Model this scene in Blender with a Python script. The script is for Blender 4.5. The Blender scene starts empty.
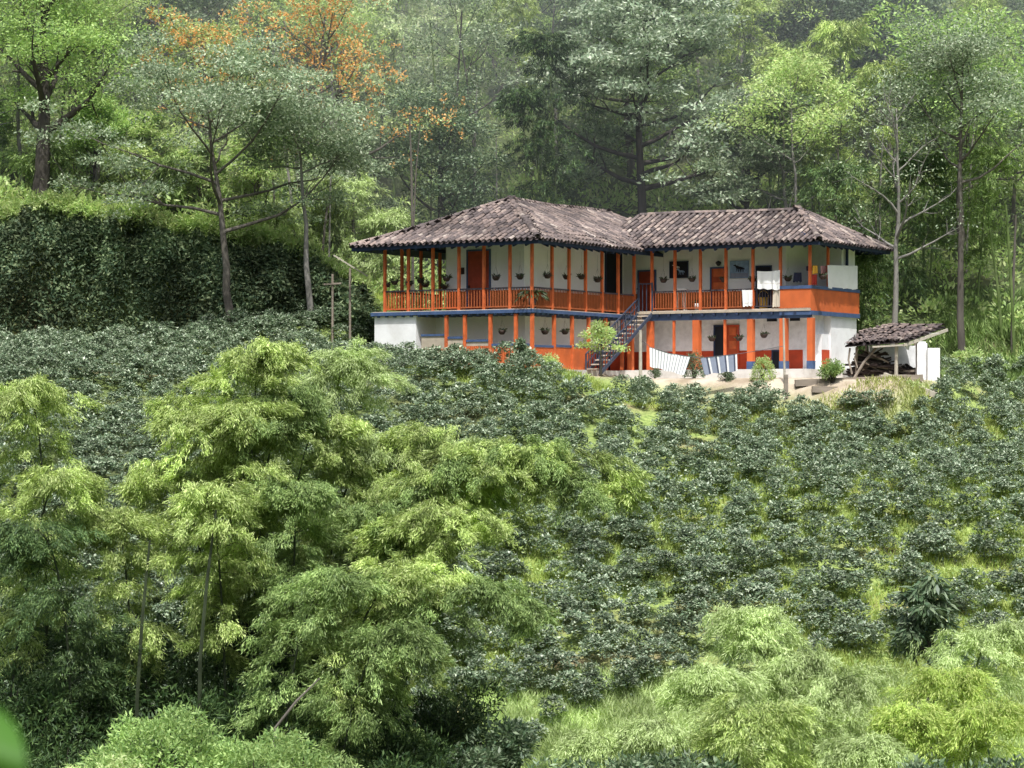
import bpy, math, random
import numpy as np
from mathutils import Vector, Matrix

random.seed(7)
RNG = np.random.default_rng(11)
SC = bpy.context.scene
COL = SC.collection
F = 2400.0          # focal length in pixels at 1024 wide
HZ = 405.0          # picture row of the horizon
R = math.radians

# ----------------------------------------------------------------------------- basic helpers
def at(px, py, Y):
    return Vector(((px - 512) / F * Y, Y, (HZ - py) / F * Y))

def smooth(e0, e1, x):
    t = np.clip((x - e0) / (e1 - e0), 0, 1)
    return t * t * (3 - 2 * t)

def tag(o, label=None, cat=None, group=None, kind=None):
    if label: o['label'] = label
    if cat: o['category'] = cat
    if group: o['group'] = group
    if kind: o['kind'] = kind
    return o

def empty(name, loc=(0, 0, 0), rz=0.0):
    o = bpy.data.objects.new(name, None)
    COL.objects.link(o)
    o.location = loc
    o.rotation_euler = (0, 0, rz)
    o.empty_display_size = 0.3
    return o

def link(name, me, parent=None, loc=None):
    o = bpy.data.objects.new(name, me)
    COL.objects.link(o)
    if parent: o.parent = parent
    if loc is not None: o.location = loc
    return o

def np_mesh(name, V, FQ, mats, midx=None, smooth_sh=False):
    """V (n,3), FQ (m,4) or (m,3) integer array"""
    V = np.asarray(V, dtype=np.float32); FQ = np.asarray(FQ, dtype=np.int32)
    k = FQ.shape[1]
    me = bpy.data.meshes.new(name)
    me.vertices.add(len(V)); me.vertices.foreach_set('co', V.ravel())
    me.loops.add(FQ.size); me.loops.foreach_set('vertex_index', FQ.ravel())
    me.polygons.add(len(FQ))
    me.polygons.foreach_set('loop_start', np.arange(0, FQ.size, k, dtype=np.int32))
    me.polygons.foreach_set('loop_total', np.full(len(FQ), k, dtype=np.int32))
    for m in (mats if isinstance(mats, (list, tuple)) else [mats]): me.materials.append(m)
    if midx is not None: me.polygons.foreach_set('material_index', np.asarray(midx, dtype=np.int32))
    if smooth_sh: me.polygons.foreach_set('use_smooth', np.ones(len(FQ), dtype=bool))
    me.update(calc_edges=True)
    return me

class MB:
    """collects boxes, bars and tubes that become ONE mesh"""
    def __init__(s): s.v = []; s.f = []; s.m = []
    def add(s, vs, fs, mi=0):
        n = len(s.v)
        s.v += [tuple(p) for p in vs]
        s.f += [tuple(i + n for i in f) for f in fs]
        s.m += [mi] * len(fs)
        return s
    def box(s, x0, x1, y0, y1, z0, z1, mi=0):
        vs = [(x0,y0,z0),(x1,y0,z0),(x1,y1,z0),(x0,y1,z0),(x0,y0,z1),(x1,y0,z1),(x1,y1,z1),(x0,y1,z1)]
        return s.add(vs, [(3,2,1,0),(4,5,6,7),(0,1,5,4),(1,2,6,5),(2,3,7,6),(3,0,4,7)], mi)
    def bar(s, p, q, w, h=None, mi=0):
        p = Vector(p); q = Vector(q); h = h or w
        d = (q - p).normalized()
        up = Vector((0,0,1)) if abs(d.z) < .95 else Vector((0,1,0))
        a = d.cross(up).normalized() * (w / 2); b = a.cross(d).normalized() * (h / 2)
        vs = [p-a-b, p+a-b, p+a+b, p-a+b, q-a-b, q+a-b, q+a+b, q-a+b]
        return s.add(vs, [(0,1,2,3),(7,6,5,4),(0,4,5,1),(1,5,6,2),(2,6,7,3),(3,7,4,0)], mi)
    def tube(s, pts, rad, n=7, mi=0, cap=True):
        pts = [Vector(p) for p in pts]
        if not isinstance(rad, (list, tuple)): rad = [rad] * len(pts)
        rings = []
        ref = Vector((1, .13, .07))
        for i, p in enumerate(pts):
            d = (pts[min(i+1, len(pts)-1)] - pts[max(i-1, 0)]).normalized()
            a = d.cross(ref)
            if a.length < .1: a = d.cross(Vector((0, 1, 0)))
            a.normalize(); b = d.cross(a)
            rings.append([p + (a*math.cos(t) + b*math.sin(t)) * rad[i] for t in [2*math.pi*k/n for k in range(n)]])
        vs = [v for r in rings for v in r]
        fs = []
        for i in range(len(rings)-1):
            for k in range(n):
                k2 = (k+1) % n
                fs.append((i*n+k, i*n+k2, (i+1)*n+k2, (i+1)*n+k))
        if cap:
            fs.append(tuple(range(n-1, -1, -1))); fs.append(tuple((len(rings)-1)*n + k for k in range(n)))
        return s.add(vs, fs, mi)
    def lathe(s, prof, c=(0,0,0), n=12, mi=0):
        vs = []; fs = []
        for (r, z) in prof:
            for k in range(n):
                t = 2*math.pi*k/n
                vs.append((c[0]+r*math.cos(t), c[1]+r*math.sin(t), c[2]+z))
        for i in range(len(prof)-1):
            for k in range(n):
                k2 = (k+1) % n
                fs.append((i*n+k, i*n+k2, (i+1)*n+k2, (i+1)*n+k))
        return s.add(vs, fs, mi)
    def mesh(s, name, mats, smooth_sh=False):
        me = bpy.data.meshes.new(name)
        me.from_pydata(s.v, [], s.f)
        for m in (mats if isinstance(mats, (list, tuple)) else [mats]): me.materials.append(m)
        me.polygons.foreach_set('material_index', s.m)
        if smooth_sh: me.polygons.foreach_set('use_smooth', [True]*len(s.f))
        me.update()
        return me
    def build(s, name, mats, parent=None, loc=None, smooth_sh=False):
        return link(name, s.mesh(name, mats, smooth_sh), parent, loc)

def copy_tree(o, parent=None):
    c = o.copy(); COL.objects.link(c)
    if parent: c.parent = parent
    for ch in o.children:
        copy_tree(ch, c)
    return c

# ----------------------------------------------------------------------------- materials
def new_mat(name):
    m = bpy.data.materials.new(name); m.use_nodes = True
    nt = m.node_tree; nt.nodes.clear()
    out = nt.nodes.new('ShaderNodeOutputMaterial')
    return m, nt, out

def paint(name, col, rough=.7, var=.12, scale=3.0, dirt=None, dirt_amt=.3, bump=0.0, spec=.3, dirt_scale=1.3, stretch=(1,1,1)):
    m, nt, out = new_mat(name); N = nt.nodes; L = nt.links
    p = N.new('ShaderNodeBsdfPrincipled'); L.new(p.outputs[0], out.inputs[0])
    p.inputs['Roughness'].default_value = rough
    p.inputs['Specular IOR Level'].default_value = spec
    tc = N.new('ShaderNodeTexCoord'); mp = N.new('ShaderNodeMapping'); mp.inputs['Scale'].default_value = stretch
    L.new(tc.outputs['Object'], mp.inputs[0])
    n1 = N.new('ShaderNodeTexNoise'); n1.inputs['Scale'].default_value = scale; n1.inputs['Detail'].default_value = 6
    L.new(mp.outputs[0], n1.inputs['Vector'])
    r = N.new('ShaderNodeValToRGB'); L.new(n1.outputs['Fac'], r.inputs[0])
    c = np.array(col)
    r.color_ramp.elements[0].position = .3; r.color_ramp.elements[1].position = .7
    r.color_ramp.elements[0].color = (*(c*(1-var)), 1); r.color_ramp.elements[1].color = (*np.minimum(c*(1+var), .9), 1)
    last = r.outputs[0]
    if dirt is not None:
        n2 = N.new('ShaderNodeTexNoise'); n2.inputs['Scale'].default_value = dirt_scale; n2.inputs['Detail'].default_value = 8; n2.inputs['Roughness'].default_value = .7
        L.new(mp.outputs[0], n2.inputs['Vector'])
        r2 = N.new('ShaderNodeValToRGB'); L.new(n2.outputs['Fac'], r2.inputs[0])
        r2.color_ramp.elements[0].position = .48; r2.color_ramp.elements[1].position = .75
        r2.color_ramp.elements[0].color = (0,0,0,1); r2.color_ramp.elements[1].color = (dirt_amt,)*3 + (1,)
        mx = N.new('ShaderNodeMix'); mx.data_type = 'RGBA'
        L.new(r2.outputs[0], mx.inputs[0]); L.new(last, mx.inputs[6]); mx.inputs[7].default_value = (*dirt, 1)
        last = mx.outputs[2]
    L.new(last, p.inputs['Base Color'])
    if bump:
        b = N.new('ShaderNodeBump'); b.inputs['Strength'].default_value = bump; b.inputs['Distance'].default_value = .03
        L.new(n1.outputs['Fac'], b.inputs['Height']); L.new(b.outputs[0], p.inputs['Normal'])
    return m

def leaf(name, cols, trans=.3, tcol=None, rough=.5, spec=.25, objvar=.25, clump=.35, clump_scale=.8):
    """leaf material: each leaf its own tone, clumps lighter and darker, light shining through"""
    m, nt, out = new_mat(name); N = nt.nodes; L = nt.links
    g = N.new('ShaderNodeNewGeometry')
    r = N.new('ShaderNodeValToRGB'); L.new(g.outputs['Random Per Island'], r.inputs[0])
    els = r.color_ramp.elements
    for i, c in enumerate(cols):
        pos = i / max(1, len(cols)-1)
        if i < 2: e = els[i]; e.position = pos
        else: e = els.new(pos)
        e.color = (*c, 1)
    if len(cols) > 2:
        for i, c in enumerate(cols):
            els[i].position = i / (len(cols)-1); els[i].color = (*c, 1)
    tc = N.new('ShaderNodeTexCoord')
    n = N.new('ShaderNodeTexNoise'); n.inputs['Scale'].default_value = clump_scale; n.inputs['Detail'].default_value = 2
    L.new(tc.outputs['Object'], n.inputs['Vector'])
    mr = N.new('ShaderNodeMapRange'); mr.inputs[1].default_value = .3; mr.inputs[2].default_value = .7
    mr.inputs[3].default_value = 1 - clump; mr.inputs[4].default_value = 1 + clump
    L.new(n.outputs['Fac'], mr.inputs[0])
    oi = N.new('ShaderNodeObjectInfo')
    mr2 = N.new('ShaderNodeMapRange'); mr2.inputs[3].default_value = 1 - objvar; mr2.inputs[4].default_value = 1 + objvar
    L.new(oi.outputs['Random'], mr2.inputs[0])
    mu = N.new('ShaderNodeMath'); mu.operation = 'MULTIPLY'; L.new(mr.outputs[0], mu.inputs[0]); L.new(mr2.outputs[0], mu.inputs[1])
    hs = N.new('ShaderNodeHueSaturation'); L.new(r.outputs[0], hs.inputs['Color']); L.new(mu.outputs[0], hs.inputs['Value'])
    p = N.new('ShaderNodeBsdfPrincipled'); L.new(hs.outputs[0], p.inputs['Base Color'])
    p.inputs['Roughness'].default_value = rough; p.inputs['Specular IOR Level'].default_value = spec
    t = N.new('ShaderNodeBsdfTranslucent')
    if tcol is None:
        hs2 = N.new('ShaderNodeHueSaturation'); hs2.inputs['Hue'].default_value = .48; hs2.inputs['Saturation'].default_value = 1.1; hs2.inputs['Value'].default_value = 1.3
        L.new(hs.outputs[0], hs2.inputs['Color']); L.new(hs2.outputs[0], t.inputs[0])
    else:
        t.inputs[0].default_value = (*tcol, 1)
    mx = N.new('ShaderNodeMixShader'); mx.inputs[0].default_value = trans
    L.new(p.outputs[0], mx.inputs[1]); L.new(t.outputs[0], mx.inputs[2]); L.new(mx.outputs[0], out.inputs[0])
    return m

M = {}
M['white'] = paint('white_plaster', (.90,.90,.90), .8, .06, 2.0, (.34,.32,.29), .30, .15, .2, 1.0)
M['white_lit'] = paint('sunlit_white_plaster', (.80,.80,.79), .8, .06, 2.0, (.42,.38,.33), .42, .1, .2, .8)  # tone split by sun and shade: this copy for the sunlit walls
M['white_low'] = paint('worn_white_plaster', (.80,.80,.80), .85, .12, 3.0, (.25,.23,.22), .4, .25, .2, 1.6)
M['dado'] = paint('orange_dado', (.42,.085,.02), .7, .18, 3.0, (.20,.05,.03), .5, .1)
M['dado_red'] = paint('red_orange_dado', (.50,.065,.022), .7, .15, 3.0, (.25,.06,.04), .4, .1)
M['orange'] = paint('orange_paint', (.58,.13,.04), .55, .22, 4.0, (.32,.10,.05), .6)
M['orange_flat'] = paint('orange_wall_paint', (.56,.13,.038), .65, .14, 2.0, (.33,.09,.045), .6)
M['blue'] = paint('blue_paint', (.06,.10,.20), .55, .2, 4.0, (.03,.05,.10), .5)
M['dado_up'] = paint('upper_orange_dado', (.50,.15,.045), .7, .15, 3.0, (.28,.09,.04), .4, .05)
M['blue_dark'] = paint('dark_blue_timber', (.022,.035,.075), .7, .3, 4.0)
M['rail'] = paint('dark_top_rail', (.06,.05,.06), .6, .2, 4.0)
M['door'] = paint('red_door_wood', (.33,.055,.025), .55, .2, 5.0, (.12,.03,.02), .4)
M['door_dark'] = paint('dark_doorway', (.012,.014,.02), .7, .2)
M['beige'] = paint('beige_edge', (.42,.36,.28), .8, .15)
M['floor'] = paint('gallery_boards', (.55,.48,.40), .8, .2)
M['stair'] = paint('stair_blue', (.045,.058,.09), .6, .25, 4.0)
M['concrete'] = paint('pale_concrete', (.68,.66,.62), .9, .12, 1.5, (.30,.25,.19), .5, .2)
M['bark'] = paint('grey_bark', (.105,.093,.078), .9, .35, 3.0, (.20,.19,.17), .5, .6, .2, 2.5, (1,1,.25))
M['bark_dark'] = paint('dark_bark', (.055,.048,.04), .9, .4, 3.0, (.15,.14,.12), .4, .6, .2, 2.5, (1,1,.25))
M['bark_pale'] = paint('pale_bark', (.20,.19,.17), .9, .25, 3.0, (.10,.095,.085), .5, .4, .2, 2.5, (1,1,.25))
M['culm'] = paint('bamboo_culm', (.10,.15,.04), .5, .35, 2.0, (.25,.24,.16), .5, 0, .3, 2.0, (1,1,.3))
M['culm_dark'] = paint('shaded_bamboo_culm', (.03,.04,.02), .6, .4, 2.0)
M['wood'] = paint('weathered_timber', (.25,.21,.17), .85, .25, 4.0, (.10,.08,.06), .5, .3, .2, 3, (.3,1,1))
M['wood_pale'] = paint('pale_pole_wood', (.42,.38,.31), .85, .15, 4.0)
M['wood_dark'] = paint('dark_firewood', (.055,.040,.035), .9, .5, 6.0)
M['pot'] = paint('brown_pot', (.045,.028,.022), .7, .3, 6.0)
M['wire'] = paint('grey_wire', (.10,.10,.11), .5, .1)
M['cloth_w'] = paint('white_cloth', (.80,.80,.78), .9, .04, 3.0)
M['cloth_b'] = paint('beige_cloth', (.55,.48,.38), .9, .08, 3.0)
M['cloth_d'] = paint('navy_cloth', (.02,.022,.045), .9, .2, 6.0)
M['cloth_r'] = paint('red_cloth', (.35,.04,.03), .9, .2, 6.0)
M['cloth_y'] = paint('yellow_cloth', (.65,.38,.05), .9, .2, 6.0)
M['cloth_p'] = paint('pink_cloth', (.60,.30,.30), .9, .2, 6.0)
M['cloth_g'] = paint('grey_blue_cloth', (.27,.30,.38), .9, .08, 6.0)
M['cloth_s'] = paint('dark_stripe_cloth', (.07,.08,.12), .9, .1, 6.0)
M['cloth_c'] = paint('cream_cloth', (.66,.64,.60), .9, .05, 6.0)
M['pic_b'] = paint('picture_blue', (.25,.36,.52), .6, .25, 6.0)
M['pic_d'] = paint('picture_dark', (.012,.012,.018), .6, .2)
M['yellow'] = paint('yellow_plastic', (.62,.36,.04), .45, .1)
M['black'] = paint('black_metal', (.02,.02,.022), .5, .1)
M['rock'] = paint('pinkish_wall', (.42,.36,.34), .9, .2, 1.0, (.25,.2,.18), .5, .4)
M['roof_navy'] = paint('dark_blue_roof', (.02,.025,.06), .5, .2)

def tile_mat():
    m, nt, out = new_mat('clay_roof_tiles'); N = nt.nodes; L = nt.links
    p = N.new('ShaderNodeBsdfPrincipled'); L.new(p.outputs[0], out.inputs[0])
    p.inputs['Roughness'].default_value = .85; p.inputs['Specular IOR Level'].default_value = .2
    g = N.new('ShaderNodeNewGeometry')
    r = N.new('ShaderNodeValToRGB'); L.new(g.outputs['Random Per Island'], r.inputs[0])
    st = [(0,(.080,.066,.063)),(.3,(.125,.102,.096)),(.6,(.17,.134,.120)),(.84,(.21,.162,.140)),(.95,(.26,.21,.18)),(1,(.31,.265,.23))]
    els = r.color_ramp.elements
    for i,(q,c) in enumerate(st):
        e = els[i] if i < 2 else els.new(q)
        e.position = q; e.color = (*c, 1)
    for i,(q,c) in enumerate(st): els[i].position = q; els[i].color = (*c,1)
    tc = N.new('ShaderNodeTexCoord')
    n = N.new('ShaderNodeTexNoise'); n.inputs['Scale'].default_value = .45; n.inputs['Detail'].default_value = 5
    L.new(tc.outputs['Object'], n.inputs['Vector'])
    n2 = N.new('ShaderNodeTexNoise'); n2.inputs['Scale'].default_value = 9; n2.inputs['Detail'].default_value = 4
    L.new(tc.outputs['Object'], n2.inputs['Vector'])
    mr = N.new('ShaderNodeMapRange'); mr.inputs[1].default_value=.3; mr.inputs[2].default_value=.7; mr.inputs[3].default_value=.6; mr.inputs[4].default_value=1.4
    L.new(n.outputs['Fac'], mr.inputs[0])
    mr2 = N.new('ShaderNodeMapRange'); mr2.inputs[1].default_value=.3; mr2.inputs[2].default_value=.7; mr2.inputs[3].default_value=.7; mr2.inputs[4].default_value=1.3
    L.new(n2.outputs['Fac'], mr2.inputs[0])
    mu = N.new('ShaderNodeMath'); mu.operation='MULTIPLY'; L.new(mr.outputs[0], mu.inputs[0]); L.new(mr2.outputs[0], mu.inputs[1])
    hs = N.new('ShaderNodeHueSaturation'); L.new(r.outputs[0], hs.inputs['Color']); L.new(mu.outputs[0], hs.inputs['Value'])
    L.new(hs.outputs[0], p.inputs['Base Color'])
    return m
M['tile'] = tile_mat()
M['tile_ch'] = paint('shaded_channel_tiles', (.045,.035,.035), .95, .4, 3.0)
M['tile_bed'] = paint('roof_bedding', (.05,.04,.04), .95, .3)

# foliage
M['bam'] = leaf('bamboo_leaves_bright', [(.145,.23,.054),(.395,.52,.15),(.62,.71,.31)], .28, None, .5, .3, .08, .42, .8)
M['bam_mid'] = leaf('bamboo_leaves_green', [(.078,.135,.038),(.21,.315,.095),(.39,.505,.19)], .24, None, .5, .3, .12, .4, .8)
M['bam_dark'] = leaf('bamboo_leaves_dark', [(.04,.08,.028),(.09,.155,.055),(.18,.26,.09)], .25, None, .45, .3, .12, .4, .7)
M['bam_pale'] = leaf('bamboo_leaves_pale', [(.24,.33,.12),(.42,.54,.22),(.60,.70,.37)], .30, None, .6, .2, .08, .35, .6)
M['bam_yel'] = leaf('bamboo_leaves_yellow', [(.22,.35,.07),(.42,.55,.14),(.60,.68,.25)], .34, None, .6, .15, .08, .35, .8)
M['coffee'] = leaf('coffee_leaves', [(.06,.10,.058),(.17,.24,.135),(.47,.53,.38)], .16, None, .40, .45, .25, .2, 1.5)  # the palest tone puts leaf highlights into the colour
M['grey_leaf'] = leaf('greyish_leaves', [(0.144,0.216,0.126),(0.282,0.366,0.216),(0.504,0.564,0.396)], .28, None, .5, .3, .12, .4, .6)
M['silver_leaf'] = leaf('silvery_leaves', [(0.165,0.242,0.147),(0.319,0.407,0.260),(0.566,0.625,0.484)], .26, None, .5, .3, .12, .4, .6)
M['green_leaf'] = leaf('mid_green_leaves', [(0.156,0.270,0.084),(0.288,0.432,0.144),(0.456,0.600,0.228)], .38, None, .5, .25, .18, .3, .6)
M['light_leaf'] = leaf('light_green_leaves', [(0.253,0.391,0.127),(0.425,0.575,0.218),(0.598,0.660,0.345)], .42, None, .55, .25, .15, .3, .6)
M['dark_leaf'] = leaf('dark_green_leaves', [(0.057,0.109,0.052),(0.127,0.190,0.098),(0.253,0.316,0.190)], .22, None, .45, .35, .18, .4, .7)
M['hazy_leaf'] = leaf('far_hazy_leaves', [(0.314,0.426,0.224),(0.470,0.582,0.314),(0.627,0.660,0.448)], .4, None, .6, .2, .15, .3, .4)  # distance haze put into the leaf colour
M['hedge_leaf'] = leaf('hedge_leaves', [(0.052,0.092,0.052),(0.121,0.178,0.092),(0.253,0.310,0.161)], .2, None, .6, .15, .1, .6, .5)
M['shade_leaf'] = leaf('deep_green_shade_leaves', [(.018,.042,.014),(.042,.082,.025),(.10,.16,.05)], .16, None, .5, .25, .2, .45, .7)  # shade under the bamboo canopy put into the leaf colour
M['orange_bloom'] = leaf('orange_blossom', [(.62,.33,.09),(.72,.43,.15),(.78,.53,.25)], .35, None, .6, .1, .05, .2, .6)
M['grass'] = leaf('grass_blades', [(.22,.31,.07),(.36,.46,.12),(.50,.56,.20)], .38, None, .6, .2, 0, .4, .35)
M['grass_dry'] = leaf('dry_grass_blades', [(.24,.28,.08),(.38,.42,.14),(.50,.52,.24)], .35, None, .6, .2, 0, .3, .4)
M['near_leaf'] = paint('broad_near_leaf', (.045,.12,.012), .45, .2, 8.0)

# ----------------------------------------------------------------------------- camera, sky, sun
cd = bpy.data.cameras.new('camera'); cam = bpy.data.objects.new('camera', cd); COL.objects.link(cam)
cam.location = (0, 0, 0); cam.rotation_euler = (R(90), 0, 0)
cd.sensor_width = 36; cd.lens = 36 * F / 1024
cd.shift_y = (HZ - 384) / 1024
cd.clip_start = .1; cd.clip_end = 3000
cd.dof.use_dof = True; cd.dof.focus_distance = 92; cd.dof.aperture_fstop = 9
SC.camera = cam
SUN_EL, SUN_AZ = 62.0, 6.0      # azimuth: degrees to the right of straight behind the camera
sd = bpy.data.lights.new('sun', 'SUN'); so = bpy.data.objects.new('sun', sd); COL.objects.link(so)
sd.energy = 5.0; sd.angle = R(.5); sd.color = (1, .985, .955)
sv = Vector((math.sin(R(SUN_AZ))*math.cos(R(SUN_EL)), -math.cos(R(SUN_AZ))*math.cos(R(SUN_EL)), math.sin(R(SUN_EL))))
so.rotation_euler = sv.to_track_quat('Z', 'Y').to_euler(); so.location = (30, -40, 80)
w = bpy.data.worlds.new('World'); SC.world = w; w.use_nodes = True
wn = w.node_tree.nodes; bg = wn['Background']
sky = wn.new('ShaderNodeTexSky'); sky.sky_type = 'NISHITA'; sky.sun_disc = False
sky.sun_elevation = R(SUN_EL); sky.sun_rotation = math.atan2(sv.x, sv.y); sky.air_density = 1.0; sky.dust_density = 10.0; sky.ozone_density = 7.0
w.node_tree.links.new(sky.outputs[0], bg.inputs[0]); bg.inputs[1].default_value = .15
SC.view_settings.view_transform = 'Standard'; SC.view_settings.look = 'None'; SC.view_settings.exposure = 0
SC.cycles.max_bounces = 6; SC.cycles.diffuse_bounces = 4; SC.cycles.transmission_bounces = 3; SC.cycles.glossy_bounces = 2
SC.cycles.use_denoising = True

# ----------------------------------------------------------------------------- house frame (a along the long front, b into depth)
TH = R(32.0); CX, CY, ZG = .817, 98.0, 1.5
ux, uy = math.cos(TH), -math.sin(TH); vx, vy = math.sin(TH), math.cos(TH)
def W(a, b, z=0.0): return Vector((CX + a*ux + b*vx, CY + a*uy + b*vy, ZG + z))
def on_b(px, b):      # a where the picture column meets the line b = const
    k = (px - 512) / F
    return (k*(CY + b*vy) - CX - b*vx) / (ux - k*uy)
def on_a(px, a):
    k = (px - 512) / F
    return (k*(CY + a*uy) - CX - a*ux) / (vx - k*vy)
def zz(py, a, b): return (HZ - py) / F * (CY + a*uy + b*vy) - ZG
def to_ab(x, y):
    dx = x - CX; dy = y - CY
    return dx*ux + dy*uy, dx*vx + dy*vy

# ----------------------------------------------------------------------------- terrain
def vnoise(x, y, s, seed=0):
    return (np.sin(x/s*1.7 + seed) * np.cos(y/s*1.3 - seed*1.7) + np.sin(x/s*.83 - y/s*1.1 + seed*2.3) + np.sin((x+y)/s*2.1 + seed*.7)*.5) / 2.5

def rect_dist(a, b, a0, a1, b0, b1):
    dx = np.maximum(np.maximum(a0 - a, a - a1), 0); dy = np.maximum(np.maximum(b0 - b, b - b1), 0)
    return np.hypot(dx, dy)

def bank_h(x):
    return np.interp(-np.asarray(x, float), [3.5, 5.9, 8, 11.7, 16, 23, 40], [.0, 1.0, 1.9, 3.8, 5.5, 6.0, 6.1]) * (np.asarray(x) < -3.0)

def ground(x, y):
    x = np.asarray(x, dtype=float); y = np.asarray(y, dtype=float)
    s = np.where(y > 94, 1.1 + (.12 + .09*smooth(-4, 4, x))*(y - 94), 1.1 + .42*(y - 94))
    s = s - (1.7*smooth(.5, 6, x) + .02*np.clip(x - 6, 0, 30)) * smooth(82, 94, y) * (1 - .6*smooth(99, 106, y))
    s = s + 1.1*smooth(-17, -8, x)*smooth(-2, -6, x)*smooth(96.5, 103.5, y)*smooth(112, 106, y)
    hill = np.clip(y - 109, 0, 400)
    s = s + .30*hill + .0006*hill**2*np.clip(1 - hill/900, .3, 1)
    # the bank on the left
    s = s + bank_h(x) * smooth(105.6, 108.2, y + .5*vnoise(x, y, 3.0, 2))
    s = s + .22*vnoise(x, y, 4.0, 1) + .8*vnoise(x, y, 17.0, 3)*smooth(112, 130, y)
    near = -1.75 - .62*np.clip(y, 0, 1000) + .05*vnoise(x, y, 2, 5)
    near = np.where(y < 0, -1.75 + .12*(-y), near)
    z = np.maximum(s, near)
    a, b = to_ab(x, y)
    d = np.minimum(rect_dist(a, b, -8.4, .6, -1.2, 17), rect_dist(a, b, -1, 13.6, 5.4, 17))
    pad = np.where(a > 9.5, 1.03, np.where(a > .3, 1.12, 1.32))
    k = 1 - smooth(.0, 2.3, d)
    return z*(1 - k) + pad*k

def axis(pts):
    out = []
    for (p0, p1, n) in pts: out += list(np.linspace(p0, p1, n, endpoint=False))
    return np.array(out + [pts[-1][1]])
xs = axis([(-600,-60,18),(-60,-34,16),(-34,34,170),(34,60,16),(60,600,18)])
ys = axis([(-300,0,12),(0,46,24),(46,122,200),(122,200,50),(200,900,24)])
gx, gy = np.meshgrid(xs, ys)
gz = ground(gx, gy)
nx, ny = len(xs), len(ys)
idx = np.arange(nx*ny).reshape(ny, nx)
FQ = np.stack([idx[:-1,:-1], idx[:-1,1:], idx[1:,1:], idx[1:,:-1]], -1).reshape(-1, 4)

def ground_mat():
    m, nt, out = new_mat('hillside_ground'); N = nt.nodes; L = nt.links
    p = N.new('ShaderNodeBsdfPrincipled'); L.new(p.outputs[0], out.inputs[0]); p.inputs['Roughness'].default_value = .95; p.inputs['Specular IOR Level'].default_value = .1
    tc = N.new('ShaderNodeTexCoord')
    def noise(s, d=6):
        n = N.new('ShaderNodeTexNoise'); n.inputs['Scale'].default_value = s; n.inputs['Detail'].default_value = d
        L.new(tc.outputs['Object'], n.inputs['Vector']); return n
    n1 = noise(.35); n2 = noise(6.0); n3 = noise(.9)
    r1 = N.new('ShaderNodeValToRGB'); L.new(n2.outputs['Fac'], r1.inputs[0])
    r1.color_ramp.elements[0].position=.3; r1.color_ramp.elements[1].position=.7
    r1.color_ramp.elements[0].color=(.12,.18,.05,1); r1.color_ramp.elements[1].color=(.34,.42,.13,1)
    r2 = N.new('ShaderNodeValToRGB'); L.new(n2.outputs['Fac'], r2.inputs[0])
    r2.color_ramp.elements[0].position=.3; r2.color_ramp.elements[1].position=.7
    r2.color_ramp.elements[0].color=(.16,.12,.075,1); r2.color_ramp.elements[1].color=(.33,.30,.15,1)
    k = N.new('ShaderNodeValToRGB'); L.new(n1.outputs['Fac'], k.inputs[0]); k.color_ramp.elements[0].position=.52; k.color_ramp.elements[1].position=.68
    mx = N.new('ShaderNodeMix'); mx.data_type='RGBA'; L.new(k.outputs[0], mx.inputs[0]); L.new(r1.outputs[0], mx.inputs[6]); L.new(r2.outputs[0], mx.inputs[7])
    # shade of the dense left field, bamboo and wood, put into the ground colour
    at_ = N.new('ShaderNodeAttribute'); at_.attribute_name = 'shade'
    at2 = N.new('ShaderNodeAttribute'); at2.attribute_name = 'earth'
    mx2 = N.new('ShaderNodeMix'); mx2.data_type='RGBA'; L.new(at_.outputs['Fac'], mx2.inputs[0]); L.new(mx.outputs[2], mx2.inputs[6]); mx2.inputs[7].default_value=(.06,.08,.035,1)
    r3 = N.new('ShaderNodeValToRGB'); L.new(n3.outputs['Fac'], r3.inputs[0]); r3.color_ramp.elements[0].position=.35; r3.color_ramp.elements[1].position=.65
    r3.color_ramp.elements[0].color=(.30,.24,.17,1); r3.color_ramp.elements[1].color=(.52,.45,.35,1)
    mx3 = N.new('ShaderNodeMix'); mx3.data_type='RGBA'; L.new(at2.outputs['Fac'], mx3.inputs[0]); L.new(mx2.outputs[2], mx3.inputs[6]); L.new(r3.outputs[0], mx3.inputs[7])
    L.new(mx3.outputs[2], p.inputs['Base Color'])
    b = N.new('ShaderNodeBump'); b.inputs['Strength'].default_value=.5; b.inputs['Distance'].default_value=.1
    L.new(n2.outputs['Fac'], b.inputs['Height']); L.new(b.outputs[0], p.inputs['Normal'])
    return m
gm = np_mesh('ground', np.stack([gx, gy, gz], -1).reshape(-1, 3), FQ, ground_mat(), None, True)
fx, fy = gx.ravel(), gy.ravel(); fa, fb = to_ab(fx, fy)
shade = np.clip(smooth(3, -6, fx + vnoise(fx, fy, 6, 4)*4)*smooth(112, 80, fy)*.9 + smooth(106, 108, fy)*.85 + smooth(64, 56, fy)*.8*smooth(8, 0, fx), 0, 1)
earth = 1 - smooth(0, 1.6, np.minimum(rect_dist(fa, fb, 0, 13.2, 4.9, 12), rect_dist(fa, fb, -1, 1, -.5, 6)))
earth = np.clip(earth + .18*smooth(3.5, 1.2, rect_dist(fa, fb, 6, 13, 3.2, 5)), 0, 1)
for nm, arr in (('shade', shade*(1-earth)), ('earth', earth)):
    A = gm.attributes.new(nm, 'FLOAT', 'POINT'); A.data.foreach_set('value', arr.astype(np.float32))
tag(link('ground', gm), None, None, None, 'structure')
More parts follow.
